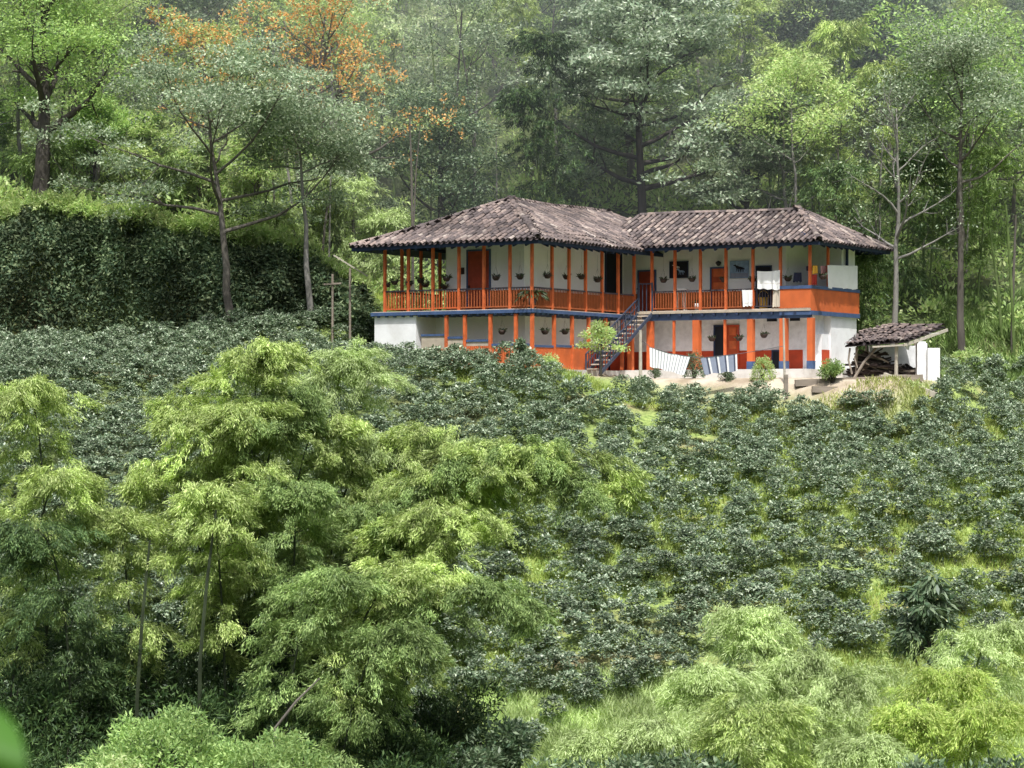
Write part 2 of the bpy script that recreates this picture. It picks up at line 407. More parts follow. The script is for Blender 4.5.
# ----------------------------------------------------------------------------- the farmhouse
house = empty('farmhouse', (CX, CY, ZG), -TH)
tag(house, 'two storey white farmhouse with orange balconies and clay tiled hip roof', 'house')
ZL, ZR = 2.45, 2.60            # upper floor level of the two wings
EL, ER = 5.20, 5.35            # eave level
B_IN = 8.73                    # depth of the inner corner of the gallery
A_END = 8.37; B_END = 13.67
A_L = -7.32
WF, WM, WR = 1.5, -1.3, 9.93   # wall lines: front of the left wing, its flank, front of the right wing
AW = on_b(446, WF)             # left end of the upper wall
def part(mb, name, mats, parent=house, **k): return mb.build(name, mats, parent, **k)

# walls
part(MB().box(AW, WM, WF, 14.4, ZL, EL+.5), 'upper_wall', M['white'])
A_RW = on_b(786, WR)
part(MB().box(WM+.003, A_RW, WR, 14.35, ZR, ER+.6), 'upper_wall', M['white'])
part(MB().box(A_RW+.004, 8.25, 12.2, 13.6, ZR, ER+.45), 'washroom_wall', M['white_lit'])
a0, a1 = -7.9, on_b(416, .05)
part(MB().box(a0, a1, .05, 14, -.6, ZL-.18), 'lower_wall', M['white_lit'])
part(MB().box(a1+.004, WM+.01, WF+.05, 14.1, -.3, ZL-.18), 'lower_wall', M['white'])
part(MB().box(WM+.014, A_END-.4, WR+.05, 14.2, -.3, ZR-.16), 'lower_wall', M['white_low'])
be0 = on_a(831, 8.3)
part(MB().box(7.3, 8.3, be0, 13.67, -.4, ZR-.02), 'end_wall', M['white_lit'])
bp0 = on_a(822, 8.22)
part(MB().box(7.5, 8.22, bp0, be0-.004, -.3, zz(334, 8.22, bp0)), 'end_wall', M['white_lit'])
part(MB().box(8.21, 8.235, bp0-.01, be0-.01, -.1, zz(350, 8.2, be0)), 'dado', M['dado_red'])
# dados behind the railings and on the ground floor
part(MB().box(AW+.02, WM+.015, WF-.015, WF+.1, ZL, ZL+.86).box(WM-.1, WM+.015, WF+.1, WR-.02, ZL, ZL+.86), 'dado', M['dado_up'])
part(MB().box(WM+.02, A_RW-.01, WR-.015, WR+.1, ZR, ZR+.84), 'dado', M['dado_up'])
part(MB().box(WM+.03, 7.45, WR+.035, WR+.12, -.1, .86).box(WM-.1, WM+.03, WF+.2, WR+.02, -.1, .86).box(a1+.01, WM+.024, WF+.035, WF+.19, -.1, .7), 'dado', M['dado_red'])

# gallery floors and the blue beams under their edges
part(MB().box(-7.92, .06, -.06, WF, ZL-.12, ZL).box(WM, .06, WF, WR, ZL-.12, ZL-.002).box(-7.92, AW, WF, 14, ZL-.12, ZL-.003), 'gallery_floor', [M['floor']])
part(MB().box(.062, A_END+.03, B_IN-.06, WR, ZR-.12, ZR).box(A_RW, A_END+.03, WR, B_END, ZR-.122, ZR-.004), 'gallery_floor', [M['floor']])
part(MB().box(-8.0, .10, -.10, -.062, ZL-.17, ZL-.03).box(.064, .10, -.06, B_IN-.07, ZL-.17, ZL-.03).box(-8.0,-7.93,-.06,14,ZL-.2,ZL-.02), 'edge_beam', M['blue'])
part(MB().box(.11, A_END+.06, B_IN-.11, B_IN-.064, ZR-.13, ZR-.03), 'edge_beam', M['beige'])
part(MB().box(.30, A_END+.02, B_IN+.02, B_IN+.16, ZR-.42, ZR-.125), 'support_beam', M['blue'])
jm = MB()
a = -7.7
while a < 0: jm.box(a, a+.1, -.055, WF-.06, ZL-.24, ZL-.122); a += .42
b = .3
while b < B_IN-.3: jm.box(WM+.02, .055, b, b+.1, ZL-.24, ZL-.124); b += .42
part(jm, 'joists', M['blue'])
jm = MB(); a = .5
while a < A_END-.2: jm.box(a, a+.12, B_IN-.10, WR-.02, ZR-.26, ZR-.135); a += .55
part(jm, 'joists', M['blue_dark'])

# posts: upper gallery
up_l = [385, 408.5, 433, 459, 484, 510, 535]
up_m = [552, 569, 585.5, 602, 618, 634]
up_r = [652, 675, 700.5, 726, 753, 780.5, 810]
AF = [on_b(p, 0) for p in up_l]; AF[-1] = 0.0
BM_ = [on_a(p, 0) for p in up_m]
AR = [on_b(p, B_IN) for p in up_r]
hp = .055
for a in AF: part(MB().box(a-hp, a+hp, -hp, hp, ZL, EL-.02), 'post', M['orange'])
for b in BM_: part(MB().box(-hp, hp, b-hp, b+hp, ZL, EL+.05), 'post', M['orange'])
for a in AR: part(MB().box(a-hp, a+hp, B_IN-hp, B_IN+hp, ZR, ER-.02), 'post', M['orange'])
side_b = [on_a(402, A_L), on_a(421, A_L), on_a(440, A_L)]
for b in side_b: part(MB().box(A_L-hp, A_L+hp, b-hp, b+hp, ZL, EL-.02), 'post', M['orange'])
for p in (828, 847): 
    b = on_a(p, A_END); part(MB().box(A_END-.05, A_END+.05, b-.05, b+.05, ZR+.8, ER-.02), 'post', M['orange'] if p == 828 else M['blue_dark'])
# plates under the eaves
part(MB().box(-8.0, .1, -.08, .08, EL-.02, EL+.12).box(-.08, .08, .085, B_IN+.1, EL-.02, EL+.12).box(A_L-.08,A_L+.08,.085,14,EL-.02,EL+.12), 'eave_plate', M['blue_dark'])
part(MB().box(.09, A_END+.1, B_IN-.08, B_IN+.08, ER-.02, ER+.12).box(A_END-.08, A_END+.08, B_IN+.085, B_END+.6, ER-.02, ER+.119), 'eave_plate', M['blue_dark'])
# posts: ground floor
for p in (446.5, 465, 490.5, 516): 
    a = on_b(p, .03); part(MB().box(a-.065, a+.065, -.035, .095, -.1, ZL-.21), 'post', M['orange'])
part(MB().box(-.075, .055, -.035, .095, -.1, ZL-.21), 'post', M['orange'])
for p in (554, 572, 588.5, 605.5, 622): 
    b = on_a(p, -.02); part(MB().box(-.085, .045, b-.065, b+.065, -.1, ZL-.21), 'post', M['orange'])
for p, w_, col, foot in ((650.5,.13,'orange',0),(674,.05,'orange',0),(697,.15,'orange_flat',0),(725,.05,'orange',0),(751,.13,'orange_flat',1),(784,.15,'orange_flat',1),(811,.13,'orange_flat',1)):
    a = on_b(p, B_IN+.1)
    o = part(MB().box(a-w_, a+w_, B_IN+.1-w_, B_IN+.1+w_, -.1, ZR-.43), 'pillar' if w_ > .1 else 'post', M[col])
    if foot: part(MB().box(a-w_-.012, a+w_+.012, B_IN+.1-w_-.012, B_IN+.1+w_+.012, -.1, .36), 'pillar_foot', M['blue'], o)
for p in (634,):
    b = 7.6; part(MB().box(.2, .42, b, b+.22, -.1, 1.95), 'pillar', M['orange_flat'])

# railings, one per bay
def railing(p0, p1, z, h=.86, mat='orange', step=.125, name='railing', w=.032):
    p0 = Vector((*p0, 0)); p1 = Vector((*p1, 0)); d = p1 - p0; n = max(2, int(d.length/step))
    mb = MB(); up = Vector((0,0,1))
    mb.bar(p0+up*(z+h), p1+up*(z+h), .07, .06, 1)
    mb.bar(p0+up*(z+.10), p1+up*(z+.10), .05, .05, 0)
    for i in range(1, n):
        q = p0 + d*(i/n)
        mb.bar(q+up*(z+.12), q+up*(z+h-.03), w, w, 0)
    return part(mb, name, [M[mat], M['rail']])
M['baluster'] = paint('shaded_orange_baluster', (.36,.10,.035), .6, .2, 4.0)  # orange balusters, their shadow side put into a darker colour
for i in range(6): railing((AF[i]+.06, 0), (AF[i+1]-.06, 0), ZL, mat='orange' if i < 3 else 'baluster')
bb = [0.0] + BM_
for i in range(6): railing((0, bb[i]+.06), (0, bb[i+1]-.06), ZL, mat='baluster')
for i in range(5): railing((AR[i]+.06, B_IN), (AR[i+1]-.06, B_IN), ZR, mat='baluster' if i != 4 else 'rail', h=.84)
sb = [0.0] + side_b
for i in range(3): railing((A_L, sb[i]+.06), (A_L, sb[i+1]-.06), ZL, mat='orange')
railing((.07, B_IN-.02), (.07, B_IN+.1), ZR, h=1.0, mat='stair')
# lower gallery rails: board panels topped with a blue rail, stepping down to the right
def low_rail(q0, q1, ztop, zbot, col='dado'):
    q0 = Vector((*q0,0)); q1 = Vector((*q1,0)); d = q1-q0; up = Vector((0,0,1)); mb = MB()
    mb.bar(q0+up*ztop, q1+up*ztop, .07, .08, 1)
    n = max(2, int(d.length/.10))
    for i in range(n):
        m = q0 + d*((i+.5)/n); hw = d.length/n*.42; e = d.normalized()
        mb.bar(m+up*zbot, m+up*(ztop-.05 if col else zbot+.5), hw*2, .03, 0)
    part(mb, 'lower_railing', [M['orange_flat'], M['blue']])
lo_a = [on_b(p, .03) for p in (420, 446.5, 465, 490.5, 516)] + [0.0]
tops = [335, 337.5, 340.5, 344.5, 344.5]
for i in range(5):
    am = (lo_a[i]+lo_a[i+1])/2
    zt = zz(tops[i], am, .03)
    mb = MB(); mb.box(lo_a[i]+.07, lo_a[i+1]-.07, -.005, .065, zt-.05, zt+.04, 1)
    zb = zz((349, 347, 346, 345, 345)[i], am, .03); n = int((lo_a[i+1]-lo_a[i]-.14)/.1)
    for k in range(n):
        x = lo_a[i]+.09+k*.1; mb.box(x, x+.075, .015, .05, -.1, min(zb, zt-.06), 0)
    if i < 3: mb.box(lo_a[i]+.07, lo_a[i+1]-.07, .03, .045, zb+.004, zt-.055, 2)
    part(mb, 'lower_railing', [M['orange_flat'], M['blue'], M['beige']])
lo_b = [0.0] + [on_a(p, -.02) for p in (554, 572, 588.5)]
for i in range(3):
    bm_ = (lo_b[i]+lo_b[i+1])/2; zt = zz(346, -.02, bm_); mb = MB()
    mb.box(-.055, .015, lo_b[i]+.07, lo_b[i+1]-.07, zt-.05, zt+.04, 1); n = int((lo_b[i+1]-lo_b[i]-.14)/.1)
    for k in range(n):
        y = lo_b[i]+.09+k*.1; mb.box(-.04, -.005, y, y+.075, -.1, zt-.06, 0)
    part(mb, 'lower_railing', [M['orange_flat'], M['blue']])

# parapet of the washing corner
a_p = AR[5]
mb = MB().box(a_p, A_END+.06, B_IN-.06, B_IN+.06, ZR-.12, ZR+.80).box(A_END-.06, A_END+.06, B_IN+.063, B_END, ZR-.12, ZR+.80)
pp = part(mb, 'parapet', M['orange_flat'])
part(MB().box(a_p-.02, A_END+.09, B_IN-.09, B_IN+.09, ZR+.803, ZR+.94).box(A_END-.09, A_END+.09, B_IN+.093, B_END+.03, ZR+.803, ZR+.94), 'parapet_cap', M['blue'], pp)
part(MB().box(a_p-.02, A_END+.085, B_IN-.085, B_IN+.02, ZR-.30, ZR-.123).box(A_END-.02, A_END+.085, B_IN+.023, B_END+.03, ZR-.30, ZR-.123), 'parapet_base', M['blue'], pp)

# doors (a leaf or a dark panel for an unlit opening, its blue frame)
def door_front(px0, px1, pytop, b, z0, col, frame='blue', open_=0.0, handle=False, proud=.03):
    a0, a1 = on_b(px0, b), on_b(px1, b); zt = zz(pytop, (a0+a1)/2, b)
    d = part(MB().box(a0+.07, a1-.07, b-proud, b+.05, z0, zt-.07), 'door', M[col])
    fr = MB().box(a0, a0+.07, b-proud-.03, b+.05, z0, zt).box(a1-.07, a1, b-proud-.03, b+.05, z0, zt).box(a0+.072, a1-.072, b-proud-.03, b+.05, zt-.07, zt)
    part(fr, 'door_frame', M[frame], d)
    if col.startswith('door') and col != 'door_dark':
        pn = MB()
        for q in (.18, .48, .78): pn.box(a0+.16, a1-.16, b-proud-.012, b, z0+(zt-z0)*q, z0+(zt-z0)*(q+.17))
        part(pn, 'door_panel', M['orange'] if col == 'door_o' else M['door'], d)
    if handle: part(MB().box(a0+.12, a0+.16, b-proud-.06, b-.01, z0+.95, z0+1.1), 'handle', M['black'], d)
    return d
M['door_o'] = paint('orange_red_door', (.42,.075,.025), .55, .15, 5.0, (.2,.04,.02), .4)
door_front(467, 491, 249.5, WF, ZL, 'door', handle=True)
door_front(638, 656.5, 270, WR, ZR, 'door')
door_front(710.5, 728, 267, WR, ZR, 'door_o')
door_front(756, 772, 265.5, WR, ZR, 'door_dark', 'blue_dark')  # dark panel in place of the unlit room behind
d = door_front(714, 725.5, 325, WR+.05, 0, 'door_dark', 'blue_dark')  # open doorway, its inner dark painted on a panel
d = door_front(726.5, 739.5, 325, WR+.05, 0, 'door_o', 'dado_red')
door_front(772, 781.5, 350, WR+.03, -.05, 'door_dark', 'blue_dark')
# doors on the flank of the left wing
def door_flank(px0, px1, pytop, z0, col, frame):
    b0, b1 = on_a(px0, WM), on_a(px1, WM); zt = zz(pytop, WM, (b0+b1)/2)
    d = part(MB().box(WM-.05, WM+.035, b0+.07, b1-.07, z0, zt-.07), 'door', M[col])
    part(MB().box(WM-.05, WM+.065, b0, b0+.07, z0, zt).box(WM-.05, WM+.065, b1-.07, b1, z0, zt).box(WM-.05, WM+.065, b0+.072, b1-.072, zt-.07, zt), 'door_frame', M[frame], d)
door_flank(604.5, 621, 252.5, ZL, 'door_dark', 'blue_dark')  # open door, its dark inside put into the panel colour
door_flank(596, 609, 316, -.05, 'door', 'blue_dark')
# small vents high on the lower wall
for p0, p1, y0, y1 in ((767, 777, 317.5, 321.5), (790, 800, 317, 321)):
    a0, a1 = on_b(p0, WR+.05), on_b(p1, WR+.05)
    v = part(MB().box(a0, a1, WR+.03, WR+.1, zz(y1, a0, WR+.05), zz(y0, a0, WR+.05)), 'vent', M['door_dark'])
# wall lamp beside the front door, lamp above the second door
a = on_b(463, WF); z = zz(270, a, WF)
part(MB().box(a-.07, a+.07, WF-.06, WF, z-.18, z+.1).lathe([(0,.2),(.07,.14),(.07,0),(0,-.05)], (a, WF-.1, z-.1), 8), 'wall_lamp', M['pot'])
a = on_b(720, WR); z = zz(263.5, a, WR)
part(MB().lathe([(0,.12),(.12,.06),(.13,0),(.06,-.1),(0,-.12)], (a, WR-.15, z), 10).box(a-.03, a+.03, WR-.12, WR, z-.02, z+.02), 'wall_lamp', M['black'])
# water pipe on the end wall
part(MB().tube([(8.34, be0+.5, ZR-.03), (8.36, B_END+.1, ZR-.12)], .045, 6), 'gutter', M['cloth_w'])

# staircase: runs from the inner corner towards the front beside the flank of the left wing
S0, S1, SA0, SA1, ZB = 8.6, 4.1, .16, .84, -.15
st = MB(); n = 13
for i in range(n):
    b = S0 + (S1-S0)*(i+.5)/n; z = ZR + (ZB-ZR)*(i+1)/(n+1)
    st.box(SA0+.04, SA1-.04, b-.18, b+.18, z-.05, z)
stair = part(st, 'staircase', M['floor'])
def rail_line(a, t0):
    mb = MB(); p = Vector((a, S0+.05, ZR-.14)); q = Vector((a, S1, ZB-.05)); up = Vector((0,0,1)); p2 = p.lerp(q, t0)
    mb.bar(p, q, .05, .15)
    mb.bar(p2+up*.72, q+up*.85, .05, .05); mb.bar(p2+up*.40, q+up*.45, .025, .025)
    for i in range(0, 21):
        if i/20 < t0: continue
        m = p.lerp(q, i/20); mb.bar(m, m+up*(.72+.13*i/20), .03 if i % 5 else .055)
    return mb
part(rail_line(SA0, .0), 'stair_rail', M['stair'], stair); part(rail_line(SA1, .3), 'stair_rail', M['stair'], stair)
part(MB().bar((SA0, B_IN-.05, ZR), (SA0, B_IN-.05, ZR+1.25), .08).bar((SA1, B_IN-.05, ZR), (SA1, B_IN-.05, ZR+1.25), .06)
     .bar((SA0, B_IN-.05, ZR+1.2), (SA1, B_IN-.05, ZR+1.2), .05).bar((SA0+.2, B_IN-.05, ZR), (SA0+.2, B_IN-.05, ZR+1.2), .03).bar((SA0+.4, B_IN-.05, ZR), (SA0+.4, B_IN-.05, ZR+1.2), .03), 'stair_gate', M['stair'], stair)

# ----------------------------------------------------------------------------- roof
class Hip:
    def __init__(s, a0, a1, b0, b1, ze, rise, ridge, run0, run1):
        s.r = (a0, a1, b0, b1); s.ze = ze
        if ridge == 'b':
            h = (a1-a0)/2
            s.pl = [((a1,b0),(0,1),(-1,0),b1-b0, rise/h), ((a0,b1),(0,-1),(1,0),b1-b0, rise/h), ((a0,b0),(1,0),(0,1),a1-a0, rise/run0), ((a1,b1),(-1,0),(0,-1),a1-a0, rise/run1)]
            mid = (a0+a1)/2
            s.top = [(mid, b0+run0), (mid, b1-run1)]
            s.faces = [[(a1,b0),(a1,b1),s.top[1],s.top[0]], [(a0,b1),(a0,b0),s.top[0],s.top[1]], [(a0,b0),(a1,b0),s.top[0]], [(a1,b1),(a0,b1),s.top[1]]]
            s.hips = [((a1,b0),s.top[0]),((a0,b0),s.top[0]),((a1,b1),s.top[1]),((a0,b1),s.top[1]),(s.top[0],s.top[1])]
        else:
            h = (b1-b0)/2; mid = (b0+b1)/2
            s.pl = [((a0,b0),(1,0),(0,1),a1-a0, rise/h), ((a1,b1),(-1,0),(0,-1),a1-a0, rise/h), ((a1,b0),(0,1),(-1,0),b1-b0, rise/run1), ((a0,b1),(0,-1),(1,0),b1-b0, rise/run0)]
            s.top = [(a0+run0, mid), (a1-run1, mid)]
            s.faces = [[(a0,b0),(a1,b0),s.top[1],s.top[0]], [(a1,b1),(a0,b1),s.top[0],s.top[1]], [(a1,b0),(a1,b1),s.top[1]], [(a0,b1),(a0,b0),s.top[0]]]
            s.hips = [((a1,b0),s.top[1]),((a1,b1),s.top[1]),(s.top[0],s.top[1])]
        s.zt = ze + rise
    def hs(s, a, b): return [s.ze + ((a-o[0])*d[0] + (b-o[1])*d[1])*m for (o,e,d,l,m) in s.pl]
    def inside(s, a, b): return s.r[0]-.05 <= a <= s.r[1]+.05 and s.r[2]-.05 <= b <= s.r[3]+.05
    def z(s, a, b): return min(s.hs(a, b))
HL = Hip(-8.55, .72, -.72, 15.6, EL, 2.12, 'b', 5.3, 2.6)
HR = Hip(-4.0, A_END+.74, B_IN-.7, B_IN-.7+7.5, ER, 1.58, 'a', 2.6, 2.65)
roof_root = None
bed = MB()
def sag(a, b): return -.05*math.sin((a+9)*.55) - .035*math.sin(b*.9+1)
for H in (HL, HR):
    n0 = len(bed.v)
    for fc in H.faces:
        top = [(p[0], p[1], H.zt if p in H.top else H.ze) for p in fc]
        if H is HR: top = [(max(p[0], -3.0), p[1], p[2]) for p in top]
        bed.add([(x,y,z-.02) for x,y,z in top], [tuple(range(len(top)))], 0)
        bed.add([(x,y,z-.17) for x,y,z in top], [tuple(range(len(top)))[::-1]], 1)
        (x0,y0,z0),(x1,y1,z1) = top[0], top[1]
        bed.add([(x0,y0,z0-.17),(x1,y1,z1-.17),(x1,y1,z1-.02),(x0,y0,z0-.02)], [(0,1,2,3)], 1)
roof = part(bed, 'roof', [M['tile_bed'], M['blue_dark']])
# rafter ends under the eaves
rf = MB()
a = -8.3
while a < .5: rf.bar((a, -.66, EL-.20), (a, 1.0, EL-.20+1.66*.37), .08, .1); a += .6
b = .2
while b < B_IN-1: rf.bar((.66, b, EL-.21), (-1.0, b, EL-.21+1.66*.43), .08, .1); b += .6
a = 1.2
while a < A_END+.5: rf.bar((a, B_IN-.64, ER-.21), (a, B_IN+1.0, ER-.21+1.64*.42), .08, .1); a += .6
b = B_IN
while b < B_IN+6: rf.bar((A_END+.68, b, ER-.21), (A_END-.4, b, ER-.21+1.08*.58), .08, .1); b += .6
part(rf, 'rafters', M['blue_dark'], roof)
tv = []; tf = []; ti = []
rr = random.Random(3)
def half_tube(c, t, n, e, L, r0, r1, up=True):
    """one barrel tile: c start (lower end), t axis up the slope, n normal, e side"""
    k = len(tv); S = 5
    for (q, rad) in ((0, r0), (L, r1)):
        for i in range(S+1):
            th = math.pi*i/S
            s_ = 1 if up else -1
            p = c + t*q + e*(math.cos(th)*rad) + n*(math.sin(th)*rad*s_*.85)
            tv.append(tuple(p))
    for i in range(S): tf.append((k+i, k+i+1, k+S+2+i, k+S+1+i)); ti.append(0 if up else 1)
def tiles(H, O, planes):
    for pi_ in planes:
        (o, e, d, ln, m) = H.pl[pi_]
        cs = 1/math.sqrt(1+m*m)
        e3 = Vector((e[0], e[1], 0)); t = Vector((d[0]*cs, d[1]*cs, m*cs)); nrm = Vector((-d[0]*m*cs, -d[1]*m*cs, cs))
        pitch = .29; row = .38
        nc = int(ln/pitch)
        for ci in range(nc+1):
            off = (ci+.5)*pitch
            wob = rr.uniform(-.015, .015)
            for j in range(0, 16):
                dist = -.09 + j*row*cs
                a = o[0] + e[0]*off + d[0]*dist; b = o[1] + e[1]*off + d[1]*dist
                ac, bc = a + d[0]*.16, b + d[1]*.16
                hs = H.hs(ac, bc)
                if hs[pi_] > min(hs) + .05: continue
                if O is not None and O.inside(ac, bc) and O.z(ac, bc) > hs[pi_] + .05: continue
                if H is HR and ac < -3: continue
                z = H.ze + dist*m + sag(a, b)*min(1, dist*1.2+.15) + rr.uniform(-.012, .014)
                jit = rr.uniform(-.02, .02)
                base = Vector((a + e[0]*(jit+wob), b + e[1]*(jit+wob), z))
                tt = (t + e3*rr.uniform(-.05, .05)).normalized()
                half_tube(base + nrm*.075 - t*rr.uniform(0, .05), tt, nrm, e3, .45, .092, .076)
                half_tube(base + nrm*.085 + e3*pitch/2 - t*rr.uniform(.0, .05), tt, nrm, e3, .46, .10, .085, False)
tiles(HL, HR, (0, 1, 2, 3)); tiles(HR, HL, (0, 1, 2))
def ridge_line(p, q, H, O):
    p3 = Vector((p[0], p[1], H.z(*p))); q3 = Vector((q[0], q[1], H.z(*q)))
    L = (q3-p3).length; t = (q3-p3).normalized(); e = t.cross(Vector((0,0,1))).normalized(); n = e.cross(t)
    k = int(L/.40)
    for i in range(k+1):
        c = p3 + t*(i*.40 - .05)
        if O.inside(c.x, c.y) and O.z(c.x, c.y) > c.z + .02: continue
        c = c + Vector((0,0, sag(c.x, c.y)*.9)) + n*.10
        half_tube(c + e*rr.uniform(-.02,.02), t, n, e, .47, .14, .12)
for (p, q) in HL.hips: ridge_line(p, q, HL, HR)
for (p, q) in HR.hips: ridge_line(p, q, HR, HL)
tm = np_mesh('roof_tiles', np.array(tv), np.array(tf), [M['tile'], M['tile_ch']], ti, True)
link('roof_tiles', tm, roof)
# terrace slab of the house
tag(MB().box(.2, 8.9, 6.9, 10, -.6, .0).box(-.9, .195, -.6, 9, -.5, -.02).box(7.3, 9.298, 10.003, 14, -.5, -.003).build('terrace', M['concrete'], None), None, None, None, 'structure')
o = bpy.data.objects['terrace']; o.location = (CX, CY, ZG); o.rotation_euler = (0, 0, -TH)

# ----------------------------------------------------------------------------- things hung on and set about the house
def rel(px, py, line, val):
    if line == 'b': a, b = on_b(px, val), val
    else: a, b = val, on_a(px, val)
    return a, b, zz(py, a, b)
M['fern'] = leaf('pot_plant_leaves', [(.03,.05,.02),(.06,.09,.035),(.10,.13,.06)], .25, None, .5, .3, .2)
def pot_plant(rng, n, r, h, trail):
    P = np.zeros((n, 3)); ang = rng.uniform(0, 2*np.pi, n)
    P[:,0] = np.cos(ang)*r*rng.uniform(.1,.9,n); P[:,1] = np.sin(ang)*r*rng.uniform(.1,.9,n); P[:,2] = rng.uniform(-.02, h*.4, n)
    D = np.stack([np.cos(ang), np.sin(ang), rng.uniform(-trail, 1.1, n)], 1); D /= np.linalg.norm(D, axis=1)[:,None]
    return P, D
pot_bits = []
for vi in range(3):
    g = np.random.default_rng(50+vi)
    pot = MB().lathe([(.02,-.15),(.09,-.14),(.145,-.06),(.165,.02),(.15,.025),(.12,0)], (0,0,0), 12).mesh('pot', M['pot'], True)
    hg = MB()
    for k in range(3):
        t = 2*math.pi*k/3; hg.tube([(.155*math.cos(t), .155*math.sin(t), .02), (0,0,.45)], .003, 4)
    hg.tube([(0,0,.45),(0,0,1.02)], .003, 4)
    hgm = hg.mesh('hanger', M['wire'])
    pot_bits.append((pot, hgm, g, vi))
def hanging_pot(px, py, line, val, label, vi, big=1.0):
    a, b, z = rel(px, py, line, val)
    r = empty('hanging_pot', W(a, b, z), random.random()*6)
    tag(r, label, 'hanging pot', 'hanging flower pots along the galleries')
    pot, hgm, g, _ = pot_bits[vi % 3]
    link('pot', pot, r); link('hanger', hgm, r)
    P, D = pot_plant(g, 46, .15*big, .14*big, .35)
    link('plant', leaf_mesh('pot_plant', P, D, g, .15*big, .05), r)
    return r
# ----------------------------------------------------------------------------- foliage generators
def unit(a): return a / np.maximum(np.linalg.norm(a, axis=-1, keepdims=True), 1e-9)

def leaf_quads(P, D, g, L, Wd, up=.6):
    n = len(P)
    Ls = (L * g.uniform(.7, 1.25, n))[:, None]; Ws = (Wd * g.uniform(.75, 1.2, n))[:, None] * .5
    D = unit(D)
    nr = unit(g.normal(0, 1, (n, 3)) + np.array([0, 0, up*2]))
    S = unit(np.cross(D, nr))
    mid = P + D*Ls*.45
    V = np.stack([P, mid + S*Ws, P + D*Ls, mid - S*Ws], 1).reshape(-1, 3)
    FQ = np.arange(4*n).reshape(n, 4)
    return V, FQ

def leaf_mesh(name, P, D, g, L, Wd, mat=None, up=.6):
    V, FQ = leaf_quads(P, D, g, L, Wd, up)
    return np_mesh(name, V, FQ, mat or M['fern'])

def merge(lst):
    V = []; FQ = []; MI = []; n = 0
    for (v, f, mi) in lst:
        V.append(v); FQ.append(f + n); MI.append(np.full(len(f), mi)); n += len(v)
    return np.concatenate(V), np.concatenate(FQ), np.concatenate(MI)

# bamboo: an arching culm and a plume of fine hanging leaves
def bamboo_bits(h, reach, az, droop, seed, nleaf, blen, start=.35, L=.17, Wd=.028, r0=.055, leafmat='bam', culmmat='culm', spread=1.0):
    g = np.random.default_rng(seed)
    ca, sa = math.cos(az), math.sin(az)
    def pos(t):
        t = np.asarray(t, float)
        x = reach*t**2.6
        z = h*(t + droop*(t - t**5))
        return np.stack([x*ca + .15*np.sin(t*5+seed), x*sa + .15*np.cos(t*4+seed), z], -1)
    ts = np.linspace(0, 1, 20)
    cp = pos(ts)
    mb = MB(); mb.tube([tuple(p) for p in cp], [r0*(1-.9*t)+.006 for t in ts], 6)
    nn = int(30 * (1-start)/.65)
    tn = start + (1-start)*np.linspace(0, 1, nn)**.95
    Ps = []; Ds = []; per = nleaf // (nn*2)
    for t in tn:
        p0 = pos(t); u = (t-start)/(1-start)
        prof = (.20 + .80*math.sin(math.pi*(u*.86+.08))) * blen
        for k in range(2):
            th = g.uniform(0, 2*math.pi); lb = prof*g.uniform(.5, 1.3)
            d0 = np.array([math.cos(th)*spread, math.sin(th)*spread, g.uniform(.15, 1.0)]); d0 /= np.linalg.norm(d0)
            gr = g.uniform(.35, .85)
            br = lambda s: p0 + d0*s*lb + np.array([0,0,-1.])*gr*s*s*lb
            mb.tube([tuple(br(s)) for s in (0,.35,.7,1)], [.010,.008,.005,.003], 4, 0, False)
            # a few side sprays on each branch, each a flat drooping fan of leaves
            ns_ = 5; m_ = max(6, int(per*lb/max(prof,.01)/ns_))
            for q in range(ns_):
                c = br(g.uniform(.35, 1.0)) + g.normal(0, .14*lb, 3)*np.array([1,1,.6])
                ax = d0*.8 + g.normal(0,.5,3); ax[2] = g.uniform(-.5,.15); ax /= np.linalg.norm(ax)
                ln = g.uniform(.28,.55)*(.5+.35*blen); s = g.random((m_,1))
                P = c + ax*s*ln + np.array([0,0,-.45])*s*s*ln + g.normal(0, .075, (m_,3))*np.array([1,1,.55])
                D = ax*.8 + g.normal(0, .42, (m_, 3)) + np.array([0,0,-.40])
                Ps.append(P); Ds.append(D)
    P = np.concatenate(Ps); D = np.concatenate(Ds)
    crown = leaf_mesh('bamboo_foliage', P, D, g, L, Wd, M[leafmat], 1.1)
    culm = mb.mesh('bamboo_culm', M[culmmat], True)
    return culm, crown

def bamboo(name, loc, label, group=None, cat='bamboo', bits=None, rz=0, sc=1.0, **k):
    r = empty(name, loc, rz); tag(r, label, cat, group)
    if sc != 1: r.scale = (sc, sc, sc)
    c, f = bits or bamboo_bits(**k)
    link('culm', c, r); link('foliage', f, r)
    return r

# broad-leaved tree: trunk, limbs, twigs, and leaf clumps around the limb ends
def limb(g, p, d, L, r0, r1, n=5, wob=.12, up=.12):
    pts = [np.array(p, float)]; d = np.array(d, float)
    for i in range(n):
        d = d + g.normal(0, wob, 3) + np.array([0,0,up]); d /= np.linalg.norm(d)
        pts.append(pts[-1] + d*L/n)
    rad = [r0 + (r1-r0)*i/n for i in range(n+1)]
    return pts, rad, d

